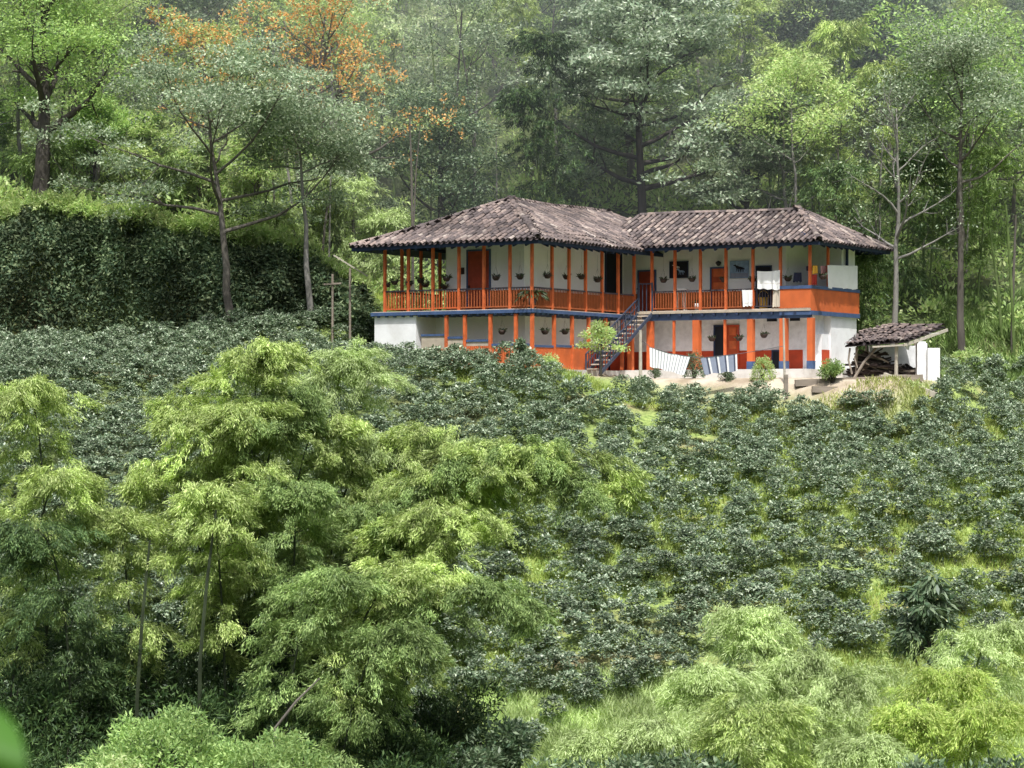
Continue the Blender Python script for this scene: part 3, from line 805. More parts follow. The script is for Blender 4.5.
def tree_bits(h, seed, r=.16, fork=.45, nl=9, ll=.42, lean=(0,0), flat=.55, csize=.16, nleaf=9000, L=.22, Wd=.11,
              leafmat='green_leaf', barkmat='bark', spread=.8, twigs=4, extra=0, bloom=0, layered=False, hollow=.5, wob=.05, droop=0.0):
    g = np.random.default_rng(seed); mb = MB()
    n = 10; pts = []; x = y = 0.0
    for i in range(n+1):
        t = i/n
        pts.append(np.array([lean[0]*h*t**1.5 + x, lean[1]*h*t**1.5 + y, h*.92*t])); x += g.normal(0, wob*h/n); y += g.normal(0, wob*h/n)
    rad = [r*(1-.85*i/n) for i in range(n+1)]; rad[0] *= 1.35
    mb.tube([tuple(p) for p in pts], rad, 8)
    clumps = []
    for k in range(nl):
        t = fork + (.97-fork)*(k+g.uniform(0,.8))/nl
        i = min(n-1, int(t*n)); f = t*n - i; p = pts[i]*(1-f) + pts[i+1]*f
        th = k*2.4 + g.uniform(-.4,.4); u = (t-fork)/(1-fork)
        len_ = h*ll*(1-.55*u)*g.uniform(.75,1.2) if not layered else h*ll*(1-.7*u)*g.uniform(.7,1.2)
        el = spread*(.35+.65*u)*g.uniform(.6,1.2)
        d = np.array([math.cos(th)*math.cos(el), math.sin(th)*math.cos(el), math.sin(el)])
        rr0 = r*(1-.85*t)*.75
        lp, lr, de = limb(g, p, d, len_, max(rr0,.02), .015, 5, .13, .10)
        mb.tube([tuple(q) for q in lp], lr, 6, 0, False)
        for q in range(twigs):
            j = g.integers(2, 6); pp = lp[j]
            td = unit(de + g.normal(0, .75, 3)); tl = len_*g.uniform(.2,.45)
            tp, tr, _ = limb(g, pp, td, tl, max(lr[j]*.6,.012), .006, 3, .2, .05)
            mb.tube([tuple(z) for z in tp], tr, 4, 0, False)
            clumps.append((tp[-1], h*csize*g.uniform(.6,1.15)))
        clumps.append((lp[-1], h*csize*g.uniform(.7,1.2)))
    clumps.append((pts[-1], h*csize))
    for k in range(extra):
        c = clumps[g.integers(0, len(clumps))]
        clumps.append((c[0] + g.normal(0, h*csize*.7, 3), c[1]*g.uniform(.5,.9)))
    C = np.array([c[0] for c in clumps]); Rr = np.array([c[1] for c in clumps])
    wgt = Rr**2; wgt = wgt/wgt.sum()
    ci = g.choice(len(C), nleaf, p=wgt)
    v = unit(g.normal(0, 1, (nleaf, 3))); v[:,2] = np.where(v[:,2] < -.25, -v[:,2]*.5, v[:,2])
    rad_ = (hollow + (1-hollow)*g.random(nleaf)**.6)[:,None]
    P = C[ci] + v*rad_*Rr[ci][:,None]*np.array([1,1,flat])
    P += g.normal(0, .04*h*csize/.16, (nleaf,3))*.35
    D = v*np.array([1,1,.4]) + g.normal(0,.55,(nleaf,3)) + np.array([0,0,-.15-droop])
    V, FQ = leaf_quads(P, D, g, L, Wd, .8)
    crown = np_mesh('tree_crown', V, FQ, M[leafmat])
    bl = None
    if bloom:
        ci = g.choice(len(C), bloom, p=wgt)
        cc = C[ci] + unit(g.normal(0,1,(bloom,3)))*Rr[ci][:,None]*np.array([1,1,flat])*g.uniform(.6,1.15,(bloom,1))
        PP = np.repeat(cc, 9, 0) + g.normal(0, .10, (bloom*9, 3))
        bl = leaf_mesh('blossom', PP, g.normal(0,1,PP.shape)+np.array([0,0,.4]), g, .15, .09, M['orange_bloom'])
    return mb.mesh('tree_trunk', M[barkmat], True), crown, bl

def tree(name, loc, label, group=None, cat='tree', bits=None, rz=0, sc=1.0, **k):
    r = empty(name, loc, rz); tag(r, label, cat, group)
    if sc != 1: r.scale = (sc, sc, sc) if not isinstance(sc, tuple) else sc
    t, c, bl = bits or tree_bits(**k)
    link('trunk', t, r)
    if c is not None: link('crown', c, r)
    if bl is not None: link('blossom', bl, r)
    return r

# shrub: leaf-covered twigs from one foot
def shrub_bits(rx, h, seed, nleaf=2500, L=.12, Wd=.05, mat='dark_leaf', n=14, flat=.9, dense=False, foot=0.0):
    g = np.random.default_rng(seed); mb = MB(); cl = []
    for k in range(n):
        th = g.uniform(0, 6.28); rr_ = rx*g.uniform(.1,.75); tip = np.array([math.cos(th)*rr_, math.sin(th)*rr_, h*g.uniform(.35,.85)])
        tip[2] += foot
        pts = [np.array([0,0,-.2]), tip*np.array([.35,.35,.55]), tip]
        mb.tube([tuple(p) for p in pts], [.03,.02,.008], 4, 0, False); cl.append(tip)
    C = np.array(cl); Rr = g.uniform(.28,.5,n)*min(rx, h)
    ci = g.integers(0, n, nleaf); v = unit(g.normal(0,1,(nleaf,3)))
    P = C[ci] + v*Rr[ci][:,None]*(.55+.5*g.random((nleaf,1)))*np.array([1,1,flat])
    if dense:
        v[:,2] = np.abs(v[:,2]); P = v*np.array([rx,rx,h])*(.80+.24*g.random((nleaf,1)))*(1+.10*np.sin(v[:,:1]*7+v[:,1:2]*5+v[:,2:]*6)) + np.array([0,0,.05+foot])
    P[:,2] = np.maximum(P[:,2], .03)
    D = v*(.35 if dense else 1) + g.normal(0,.6,(nleaf,3))
    return mb.mesh('shrub_stem', M['bark_dark']), leaf_mesh('shrub_leaves', P, D, g, L, Wd, M[mat], .7)

def shrub(name, loc, label, bits, group=None, cat='shrub', rz=0, sc=1.0):
    r = empty(name, loc, rz); tag(r, label, cat, group)
    r.scale = sc if isinstance(sc, tuple) else (sc,)*3
    link('stem', bits[0], r); link('foliage', bits[1], r)
    return r

# coffee bush: whorls of glossy leaves on level side branches
def coffee_arrays(seed, h=1.3, rad=.62, nb=17, L=.14, Wd=.075):
    """leaf whorls gathered in rounded tufts at the branch ends"""
    g = np.random.default_rng(seed); Ps = []; Ds = []
    for k in range(nb):
        t = (k+.5)/nb; th = k*2.4 + g.uniform(-.4,.4)
        el = -.25 + 1.75*t
        c = np.array([math.cos(th)*math.cos(el)*rad, math.sin(th)*math.cos(el)*rad, h*.50 + math.sin(el)*h*.42])*g.uniform(.85,1.1)
        if k == nb-1: c = np.array([0,0,h*.93])
        R_ = g.uniform(.15,.22); m_ = 38
        v = unit(g.normal(0,1,(m_,3))); v[:,2] = np.where(v[:,2] < -.3, -v[:,2], v[:,2])
        Ps.append(c + v*R_*g.uniform(.35,.95,(m_,1))*np.array([1,1,.75])); Ds.append(v*np.array([1,1,.25]) + g.normal(0,.25,(m_,3)) + np.array([0,0,-.12]))
    m_ = 60; v = unit(g.normal(0,1,(m_,3))); Ps.append(np.array([0,0,h*.42]) + v*np.array([rad*.6,rad*.6,h*.35])); Ds.append(v+g.normal(0,.4,(m_,3)))
    return leaf_quads(np.concatenate(Ps), np.concatenate(Ds), g, L, Wd, 1.6)
ords = ['first','second','third','fourth','fifth','sixth','seventh','eighth','ninth','tenth']
# pots: on the side gallery, the front, the flank and the long right gallery
for i,(px,py,lab) in enumerate([(387,284,'dark hanging pot beside the far left corner post of the upper balcony'),(394.5,281.5,'larger leafy hanging pot just right of the far left corner post'),
    (409,283,'hanging pot in front of the second front post of the open left balcony'),(420.5,280,'bushy hanging pot in the middle of the open left balcony'),(425.5,284,'small hanging pot low behind the third front post of the open left balcony'),
    (446.5,278,'wide leafy hanging pot against the left edge of the upper white wall')]):
    hanging_pot(px, py, 'b', (0.15, .15, .1, .5, .6, .12)[i], lab, i, 1.3 if i in (1,3,5) else 1)
hanging_pot(444.5, 286, 'b', 1.2, 'small hanging pot low under the wide leafy pot at the upper wall edge', 1)
for i,(px,py,lab) in enumerate([(496,277,'hanging pot right of the tall front door on the upper balcony'),(520,276,'hanging pot left of the front corner post of the upper balcony')]):
    hanging_pot(px, py, 'b', .15, lab, i)
for i,(px,py) in enumerate([(547.5,275),(566.5,276),(581.5,276),(597.5,279)]):
    hanging_pot(px, py, 'a', -.15, ords[i] + ' hanging pot right of the front corner post on the upper balcony', i)
for px,py,lab in [(663.5,279.5,'hanging pot left of the framed dark picture on the long upper balcony'),(692,278.5,'hanging pot right of the framed dark picture on the long upper balcony'),
    (724,279,'hanging pot in front of the orange red upper door'),(752.5,279,'hanging pot right of the black horse picture'),(788,278,'hanging pot beside the navy shorts on the washing corner'),(823,276,'hanging pot beside the white sheet on the washing corner')]:
    hanging_pot(px, py, 'b', B_IN+.15, lab, int(px))
for px,py,lab in [(502,331,'hanging pot under the left part of the balcony on the ground floor'),(530,331,'hanging pot left of the front corner post on the ground floor')][:1]:
    hanging_pot(px, py, 'b', .2, lab, 1)
for px,py,lab in [(545,331,'ground floor hanging pot just right of the front corner post'),(565,331,'ground floor hanging pot second to the right of the front corner post')]:
    hanging_pot(px, py, 'a', -.2, lab, 2)
for px,py,lab in [(712,338,'ground floor hanging pot left of the open dark doorway'),(739,337.5,'ground floor hanging pot at the right edge of the orange door'),(764,334.5,'ground floor hanging pot on the white wall under a vent')]:
    hanging_pot(px, py, 'b', B_IN+.25, lab, 0)
# fern standing on the railing at the corner
a, b = -.15, .25
f = empty('potted_fern', W(a, b, ZL)); tag(f, 'large arching fern in a pot behind the railing at the balcony corner', 'potted plant')
link('pot', MB().lathe([(0,0),(.16,0),(.2,.4),(.17,.4),(0,.36)], (0,0,0), 12).mesh('fern_pot', M['pot'], True), f)
g = np.random.default_rng(4); n = 220; an = g.uniform(0, 6.28, n); s = g.random(n)
P = np.stack([np.cos(an)*s*.55, np.sin(an)*s*.55, .45+.75*s-.75*s*s*s], 1); D = np.stack([np.cos(an), np.sin(an), .9-2*s], 1)
link('fronds', leaf_mesh('fern_fronds', P, D, g, .3, .06, M['fern']), f)
# small bench and white flowerpot on the long balcony
a, b, z = rel(681, 300, 'b', B_IN+.22)
t = empty('stool', W(a, b, ZR), -TH); tag(t, 'pale wooden stool with thin legs behind the long balcony railing', 'stool')
link('seat', MB().box(-.28,.28,-.14,.14,.90,.96).mesh('stool_seat', M['cloth_c']), t)
for sx in (-.2,.2):
    for sy in (-.11,.11): link('leg', MB().bar((sx,sy,0),(sx*.8,sy*.8,.90),.06).mesh('stool_leg', M['cloth_c']), t)
a, b = on_b(698, B_IN+.2), B_IN+.2
t = empty('flowerpot', W(a, b, ZR)); tag(t, 'small whitish flowerpot with a plant on the balcony floor', 'flowerpot')
link('pot', MB().lathe([(0,0),(.13,0),(.17,.3),(.14,.3),(0,.26)], (0,0,0), 12).mesh('flower_pot', M['cloth_c'], True), t)
P, D = pot_plant(g, 40, .12, .2, .1); link('plant', leaf_mesh('flowerpot_plant', P+np.array([0,0,.3]), D, g, .2, .05), t)
# pictures on the long upper wall
def horse(mb, cx, cz, s, y, mi, flip=1):
    def E(x, z, rx, rz, n=14): mb.add([(cx+flip*(x+rx*math.cos(2*math.pi*k/n))*s, y, cz+(z+rz*math.sin(2*math.pi*k/n))*s) for k in range(n)], [tuple(range(n))], mi)
    def P(pts, yy=0): mb.add([(cx+flip*x*s, y-yy, cz+z*s) for x, z in pts], [tuple(range(len(pts)))], mi)
    E(0,.1,.42,.17); P([(-.25,.15),(-.42,.05),(-.68,.42),(-.55,.55),(-.2,.27)], .002); E(-.70,.42,.17,.075); P([(-.62,.5),(-.58,.62),(-.54,.5)], .003)
    for x, sh in ((-.33,-.12),(-.2,.06),(.24,-.06),(.36,.1)): P([(x-.06,.08),(x+.06,.08),(x+sh+.035,-.5),(x+sh-.035,-.5)], .004+abs(x)*.01)
    P([(.38,.2),(.62,.1),(.7,-.25),(.56,-.05),(.4,.05)], .001)
def picture(px0, px1, py0, py1, label, kind):
    b = WR - .02; a0, a1 = on_b(px0, b), on_b(px1, b); am = (a0+a1)/2; z0, z1 = zz(py1, am, b), zz(py0, am, b)
    r = empty('picture', W(am, b-.03, (z0+z1)/2), -TH); tag(r, label, 'picture')
    w_, h_ = (a1-a0)/2, (z1-z0)/2
    mb = MB().box(-w_, w_, -.015, .03, -h_, h_, 0)
    if kind == 0: mb.box(-w_, w_, -.019, -.016, -h_, -h_*.45, 1); horse(mb, .0, .04, h_*.95, -.024, 2); horse(mb, .22*w_, .02, h_*.8, -.032, 2)
    else: horse(mb, -.25*w_, .1, h_*.7, -.024, 1); horse(mb, .3*w_, -.1, h_*.75, -.03, 3)
    link('panel', mb.mesh('picture_panel', [M['pic_b'] if kind == 0 else M['pic_d'], M['cloth_w'] if kind else M['cloth_g'], M['pic_d'], M['pic_b']]), r)
    fm = MB(); t_ = .03
    fm.box(-w_-t_, w_+t_, -.03, .02, h_, h_+t_).box(-w_-t_, w_+t_, -.03, .02, -h_-t_, -h_).box(-w_-t_, -w_, -.03, .02, -h_, h_).box(w_, w_+t_, -.03, .02, -h_, h_)
    link('frame', fm.mesh('picture_frame', M['blue_dark'] if kind else M['pic_b']), r)
picture(731, 748.5, 261.5, 277.5, 'light blue picture of a black horse on the upper white wall', 0)
picture(670.5, 688, 262, 277.5, 'dark framed picture with pale figures on the upper white wall', 1)

# laundry
def sheet(name, label, cat, p0, p1, q0, q1, mats, pattern=None, folds=5, amp=.03, nx=40, nz=14, line=True, sagtop=.0, group=None):
    """cloth between a top edge p0-p1 and a bottom edge q0-q1"""
    p0, p1, q0, q1 = map(Vector, (p0, p1, q0, q1)); org = (p0+p1)/2
    e = (p1-p0); nrm = Vector((e.y, -e.x, 0)).normalized(); vs = []; fs = []; mi = []
    for j in range(nz+1):
        t = j/nz
        for i in range(nx+1):
            s = i/nx
            p = (p0.lerp(p1, s)).lerp(q0.lerp(q1, s), t)
            k = math.sin(s*folds*6.283+1.3*math.sin(s*9)+t*.6)*amp*(.25+.75*t)
            vs.append(p + nrm*k + Vector((0,0,-sagtop*math.sin(math.pi*s)*(1-t) - .02*math.sin(s*17)*t)) - org)
    for j in range(nz):
        for i in range(nx):
            a = j*(nx+1)+i; fs.append((a, a+1, a+nx+2, a+nx+1)); mi.append(pattern(i/nx, j/nz) if pattern else 0)
    me = bpy.data.meshes.new(name); me.from_pydata([tuple(v) for v in vs], [], fs)
    for m in mats: me.materials.append(m)
    me.polygons.foreach_set('material_index', mi); me.polygons.foreach_set('use_smooth', [True]*len(fs)); me.update()
    return tag(link(name, me, None, org), label, cat, group)
def quad(pxs, line, val):
    out = []
    for (px, py) in pxs:
        a, b, z = rel(px, py, line, val); out.append(W(a, b, z))
    return out
lb = B_IN-.12
p0,p1,q0,q1 = quad([(757,271),(780,270),(757.5,288.5),(780,290)], 'b', lb-.05)
sheet('bed_sheet', 'white sheet hanging over the dark upper doorway', 'sheet', p0,p1,q0,q1, [M['cloth_w'], M['cloth_c']], lambda s,t: 1 if .58<t<.68 else 0, 3, .04, sagtop=.04)
p0,p1,q0,q1 = quad([(742,290),(752.5,290),(743,306.5),(752.5,306)], 'b', lb-.02)
sheet('towel', 'white towel draped over the long balcony railing', 'towel', p0,p1,q0,q1, [M['cloth_w'], M['cloth_c']], lambda s,t: 1 if .74<t<.84 else 0, 2, .015)
p0,p1,q0,q1 = quad([(773,290.5),(780,290.5),(772.5,307),(780,307)], 'b', lb+.02)
sheet('beige_cloth', 'beige cloth hanging on the railing beside the orange parapet', 'cloth', p0,p1,q0,q1, [M['cloth_b']], None, 2, .015)
p0,p1,q0,q1 = quad([(794,272.5),(801.5,272.5),(793,282),(802,282)], 'b', B_IN+.1)
sheet('navy_shorts', 'dark navy shorts hanging above the orange parapet', 'shorts', p0,p1,q0,q1, [M['cloth_d']], None, 2, .02)
p0,p1,q0,q1 = quad([(806,266),(817,265.5),(806.5,270.5),(817,271)], 'b', B_IN+.5)
sheet('dark_towel', 'dark cloth hanging behind the corner post of the washing corner', 'cloth', p0,p1,q0,q1, [M['cloth_d']], None, 2, .02)
p0,p1,q0,q1 = quad([(812.5,265.5),(817.5,265.5),(812.5,274),(818,273.5)], 'b', B_IN+.12)
sheet('yellow_shirt', 'bright yellow shirt hanging at the corner post', 'shirt', p0,p1,q0,q1, [M['cloth_y']], None, 2, .02)
p0,p1,q0,q1 = quad([(812,274.5),(817,274.5),(812,285),(817,285)], 'b', B_IN+.13)
sheet('red_shirt', 'dark red garment hanging under the yellow shirt', 'shirt', p0,p1,q0,q1, [M['cloth_r']], None, 2, .02)
p0,p1,q0,q1 = quad([(820.5,266),(829,265.5),(821,274),(828,274)], 'a', A_END-.12)
sheet('pink_cloth', 'pink cloth beside the large white sheet on the washing corner', 'cloth', p0,p1,q0,q1, [M['cloth_p']], None, 2, .02)
p0,p1,q0,q1 = quad([(827.5,265.2),(857.5,265.8),(828,288),(857.2,289.5)], 'a', A_END+.10)
sheet('large_sheet', 'large bright white sheet hung above the orange parapet at the right end', 'sheet', p0,p1,q0,q1, [M['cloth_w']], None, 2, .02)
a, b, z = rel(763.5, 300, 'b', B_IN+.4)
t = empty('bucket', W(a, b, ZR)); tag(t, 'yellow plastic bucket behind the railing under the white sheet', 'bucket')
link('body', MB().lathe([(0,0),(.17,0),(.24,.5),(.22,.5),(.16,.03),(0,.03)], (0,0,0), 14).mesh('bucket_body', M['yellow'], True), t)
link('handle', MB().tube([(.23*math.cos(k), 0, .48+.3*math.sin(k)) for k in [math.pi*i/8 for i in range(9)]], .012, 5).mesh('bucket_handle', M['yellow']), t)
# clothes line with two striped blankets in front of the house
def wpt(px, py, Y): return at(px, py, Y)
YL = 97.2
L0, L1 = wpt(640.5, 340, 98.2), wpt(783.5, 346, YL)
A0 = at(649.5, 347, 98); A1 = at(690.5, 356.8, 97.6)
sheet('striped_blanket', 'white blanket with thin dark stripes sagging on the line', 'blanket', A0, A1, at(650,366.5,98), at(684.5,375.3,97.6), [M['cloth_w'], M['cloth_s']],
      lambda s,t: 1 if (s*13) % 1 > .76 else 0, 2, .022, 78, 14, sagtop=.06)
A2 = at(700.5, 358, 97.5); A3 = at(737, 354, 97.3)
def pat(s, t):
    k = (s*4) % 1
    return 1 if k < .58 else (2 if k < .78 else 0)
sheet('striped_blanket', 'grey blanket with broad white and dark stripes on the line', 'blanket', A2, A3, at(704.5,374.5,97.5), at(737.5,371,97.3), [M['cloth_w'], M['cloth_g'], M['cloth_s']], pat, 2, .02, 80, 14)
tag(MB().tube([L0, at(648, 345, 98.1), A0, A0.lerp(A1,.5)-Vector((0,0,.06)), A1, A2, A3, at(760, 350.5, 97.25), L1], .012, 5).build('clothes_line', M['wire']), 'thin clothes line strung between two poles before the house', 'clothes line')
def ground1(x, y): return float(ground(np.array([x]), np.array([y]))[0])
def pole(name, px, pytop, Y, r, mat, label, cat='pole', lean=0.0, foot_px=None):
    p = at(px, pytop, Y); z0 = ground1(p.x, Y)
    r_ = MB().tube([(p.x+lean, Y, z0-.3), (p.x+lean*.5, Y, (z0+p.z)/2), (p.x, Y, p.z)], [r*1.1, r, r*.9], 8).build(name, mat)
    return tag(r_, label, cat)
pole('clothes_pole', 640.5, 330, 98.2, .07, M['wood_pale'], 'tall pale wooden pole standing right of the staircase')
pole('clothes_pole', 783.5, 318, YL, .045, M['wood_pale'], 'thin pale pole before the right pillar of the house', lean=.05)
# crossbar posts at the left end of the house
for px, pt, lab, bar in ((332.5, 274, 'small wooden post with a crossbar left of the house', 1), (350, 268, 'thin slanting topped post nearest to the left balcony', 0)):
    p = at(px, pt, 103); z0 = ground1(p.x, 103); r = empty('wooden_post', (p.x, 103, z0)); tag(r, lab, 'post')
    h = p.z - z0
    link('upright', MB().tube([(0,0,-.3),(0,0,h)], .05, 7).mesh('upright', M['wood']), r)
    if bar: link('crossbar', MB().bar((-.38,-.06,h-.45),(.38,-.06,h-.4),.07).mesh('crossbar', M['wood']), r)
    else: link('crossbar', MB().bar((-.7,-.05,h+.55),(.75,-.05,h-.35),.06).mesh('crossbar', M['wood_pale']), r)

# ----------------------------------------------------------------------------- wood shed right of the house
def gp(px, py, Y): return at(px, py, Y)
shed = empty('woodshed', (at(890, 382, 99.5).x, 99.5, 1.05)); tag(shed, 'open lean-to shed with sagging old tile roof on poles', 'shed')
so_ = Vector(shed.location)
c = [gp(846,347,99)-so_, gp(905,341,98.2)-so_, gp(944,327,99.4)-so_, gp(884,326,102.6)-so_]
# sloping plane: front edge from the left up to the right, tiles lie across it
mb = MB(); f0, f1, f2 = gp(845,346,98.6)-so_, gp(906,341.5,97.9)-so_, gp(945,326.5,99.5)-so_
bk0, bk1 = gp(862,333,102.4)-so_, gp(893,326,102.6)-so_
pl = [f0, f1, f2, bk1, bk0]
mb.add(pl + [p - Vector((0,0,.05)) for p in pl], [(0,1,2,3,4),(9,8,7,6,5),(0,5,6,1),(1,6,7,2),(2,7,8,3),(3,8,9,4),(4,9,5,0)])
sr = mb.build('roof', M['tile_bed'], shed)
tv.clear(); tf.clear(); ti.clear(); q = random.Random(9)
n_ = (f1-f0).cross(bk0-f0).normalized()
if n_.z < 0: n_ = -n_
for i in range(20):
    s = (i+.5)/20
    lo = f0.lerp(f1, s*1.0) if s < .62 else f0.lerp(f1,.62).lerp(f2, (s-.62)/.38)
    lo = f0.lerp(f1, s/.62) if s < .62 else f1.lerp(f2, (s-.62)/.38)
    hi = bk0.lerp(bk1, s)
    d = (hi-lo); L_ = d.length; t = d.normalized(); e = t.cross(n_).normalized()
    for j in range(int(L_/.38)+1):
        c0 = lo + t*(j*.38-.08) + n_*(.05+q.uniform(-.02,.05)) + e*q.uniform(-.06,.06) + Vector((0,0,-.10*math.sin(s*3.1)*math.sin(j/L_*1.1)))
        half_tube(c0, (t+e*q.uniform(-.10,.10)+n_*q.uniform(-.02,.02)).normalized(), n_, e, .48, .10, .085)
link('roof_tiles', np_mesh('shed_tiles', np.array(tv), np.array(tf), [M['tile'], M['tile_ch']], ti, True), sr)
link('roof_edge', MB().bar(f1+Vector((-.1,-.03,-.16)), f2+Vector((.1,-.03,-.14)), .06, .12).bar(f0.lerp(f1,.45)+Vector((0,-.03,-.12)), f1+Vector((0,-.03,-.14)), .05,.07).mesh('roof_edge', M['wood_pale']), sr)
def spost(px, pt, Y, r=.06, mat='wood_pale'):
    p = gp(px, pt, Y)-so_; link('post', MB().tube([(p.x, p.y, -.25),(p.x+.02, p.y, p.z)], r, 7).mesh('shed_post', M[mat]), shed)
spost(896, 342, 98.3, .075); spost(856, 347, 99.0, .05, 'wood'); spost(866, 338, 102, .05, 'wood'); spost(915, 334, 102.2, .05, 'wood')
link('brace', MB().tube([gp(853,380,98.6)-so_, gp(864,362,98.7)-so_, gp(880,343,98.9)-so_], .06, 6).tube([gp(850,348,98.7)-so_, gp(848.5,360,98.7)-so_, gp(852,374,98.6)-so_], .04, 6).tube([gp(858,349,98.7)-so_, gp(854.5,358,98.7)-so_, gp(857.5,368,98.6)-so_], .03, 6).mesh('shed_brace', M['wood']), shed)
bw0, bw1 = gp(868,346,102.5)-so_, gp(916,379,102.3)-so_
link('back_wall', MB().box(bw0.x, bw1.x, 2.6, 2.75, -.3, bw0.z).mesh('shed_wall', M['white_low']), shed)
link('plastic_scrap', MB().add([gp(905,340.5,98.3)-so_, gp(911,339,98.5)-so_, gp(909,350.5,98.4)-so_, gp(906,349,98.35)-so_], [(0,1,2,3)]).mesh('scrap', M['cloth_w']), shed)
# firewood
g = random.Random(5); mb = MB()
for i in range(330):
    px = g.uniform(858, 916); k = (px-858)/58; topy = 379 - (9+17*math.exp(-((px-874)/13)**2)) * g.random()
    Y = g.uniform(98.9, 101.3); p = at(px, topy, Y); an = g.uniform(-.7,.7); L_ = g.uniform(.25,.7)
    d = Vector((math.cos(an), g.uniform(-.6,.6), math.sin(an)*.8))*L_
    mb.bar(p-d, p+d, g.uniform(.05,.12), g.uniform(.04,.09), 0 if g.random() < .8 else 1)
fo = Vector((at(886,379,100).x, 100, 1.0))
mb.v = [(x-fo.x, y-fo.y, z-fo.z) for x,y,z in mb.v]
o = mb.build('firewood_pile', [M['wood_dark'], M['wood']], None, fo); tag(o, 'dark heap of split firewood under the shed roof', 'firewood pile')
# white wall stumps at the end of the shed
p0, p1 = at(917,342,98.4), at(927,383,98.4)
o = MB().box(p0.x, p1.x, 98.35, 98.75, ground1(p0.x,98.5)-.2, p0.z-.05).box(p0.x+.05, p1.x-.05, 98.4, 98.7, p0.z-.05, p0.z+.02).build('white_pillar', M['white_low']); tag(o, 'taller white masonry pillar at the right end of the shed', 'pillar')
p0, p1 = at(927.3,348,98.2), at(939.5,384,98.2)
o = MB().box(p0.x, p1.x, 98.1, 98.3, ground1(p1.x,98.2)-.2, p0.z).bar((p0.x+.05,98.08,(p0.z+.6)/1),(p1.x-.05,98.08,(p0.z+.6)),.01).build('white_low_wall', M['white_lit']); tag(o, 'low white block wall right of the taller white pillar', 'wall')
# timber beams lying in front
for i,(a_,b_,Y,r_,mt,lab) in enumerate([(795,922,96.75,.15,'wood','long grey timber lying along the edge of the path'),(812,934,96.1,.14,'wood','lower long timber lying in the grass bank'),
    (884,932,96.5,.12,'wood_pale','pale plank lying slanted across the long timbers'),(880,912,97.5,.08,'wood_pale','short pale stick on the timbers below the shed')]):
    xa, xb = (a_-512)/F*Y, (b_-512)/F*Y; yb_ = Y - (.1, .1, .9, -.3)[i]
    p, q_ = Vector((xa, Y, ground1(xa, Y)+r_+.05)), Vector((xb, yb_, ground1(xb, yb_)+r_+(.05, .05, .22, .05)[i])); m_ = (p+q_)/2
    o = MB().bar(p-m_, q_-m_, r_*2.2, r_*1.8).build('timber', M[mt], None, m_); tag(o, lab, 'timber')
o = MB().bar((0,0,-.5),(0,0,.5),.16).build('fence_post', M['wood'], None, at(786,387,96.4)); tag(o, 'short thick stake at the left end of the timbers', 'stake')
# things by the staircase foot
p = at(640, 372, 99.0)
# overhead wires on the left
for k,(y0,y1) in enumerate([(100,36),(112,50),(124,60)]):
    P0, P1 = at(-120, y0+20, 108), at(235, y1, 118)
    pts = [P0.lerp(P1, t) - Vector((0,0, 1.2*4*t*(1-t)*.4)) for t in [i/14 for i in range(15)]]
    o = MB().tube(pts, .018, 4).build('overhead_wire', M['wire']); tag(o, ('highest','middle','lowest')[k] + ' of the thin grey overhead wires at the upper left', 'wire', 'overhead wires')
# pale wall and dark roof glimpsed far up the hill at the right
P = at(992, 8, 168); r = empty('distant_house', (P.x, P.y, P.z-4.5)); tag(r, 'distant house with pale wall and dark blue roof at the top right', 'house')
link('wall', MB().box(-4.2,-.2,-.4,5,0,6.2).mesh('distant_wall', M['rock']), r)
link('roof', MB().add([(-.7,-1,5.6),(6,-1,5.0),(6,5,7.6),(-.7,5,8.2),(-.2,-1,2.8),(6,-1,3.0)], [(0,1,2,3),(4,5,1,0)]).mesh('distant_roof', M['roof_navy']), r)
def gpos(px, Y, dz=0.0):
    x = (px-512)/F*Y
    return Vector((x, Y, ground1(x, Y)+dz))
# ----------------------------------------------------------------------------- coffee field
NV = 5
coffee_v = [coffee_arrays(100+i, 1.0+.07*(i%3), .44+.05*(i%2)) for i in range(NV)]
coffee_me = []
for i,(V,FQ) in enumerate(coffee_v):
    coffee_me.append(np_mesh('coffee_bush', V, FQ, M['coffee']))
g = np.random.default_rng(21)
pts = []
row = 0
yy = 62.0
while yy < 107.5:
    step = .82 if yy > 97 else .86
    xx = -33 + (row % 2)*step*.5
    while xx < 33:
        x = xx + g.normal(0, .17); y = yy + g.normal(0, .16); xx += step
        px = 512 + F*x/y
        if not (-150 < px < 1190): continue
        a, b = to_ab(x, y)
        if rect_dist(np.array(a), np.array(b), -8.5, .5, -.7, 16) < .5: continue
        if rect_dist(np.array(a), np.array(b), -.5, 13.4, 4.6, 17) < .35: continue
        z = ground1(x, y); py = HZ - z/y*F
        if y > 105.2 and x < 4: continue
        if x > 9 and y > 103.5: continue
        pt = HZ - (z+.95)/y*F
        if 565 < px < 905 and pt < (372 if px < 645 else 378): continue
        if 905 <= px < 945 and pt < 378: continue
        if 372 < px <= 565 and pt < 334 + (px-380)*.10: continue
        # the dry clearing below the shed and the grassy openings
        if 775 < px < 905 and 383 < py < 400 and g.random() < .4: continue
        dens = .6*vnoise(np.array(x), np.array(y), 2.2, 9) + .6*vnoise(np.array(x), np.array(y), 1.0, 4)
        right = float(smooth(470, 680, np.array(px)))
        if g.random() < .14*right + .04: continue
        if dens > 1.3 - .32*right: continue
        # bright grass swath towards the bottom
        if px > 690 and py > 662 and g.random() < .85: continue
        if 540 < px <= 690 and py > 738 - (px-560)*.5 and g.random() < .85: continue
        if px > 430 and py > 715 and g.random() < .6: continue
        hid = px < 300 and py > 470
        pts.append((x, y, z, hid, px, py))
    yy += .79; row += 1
vis = [p for p in pts if not p[3]]
vis.sort(key=lambda p: p[1])
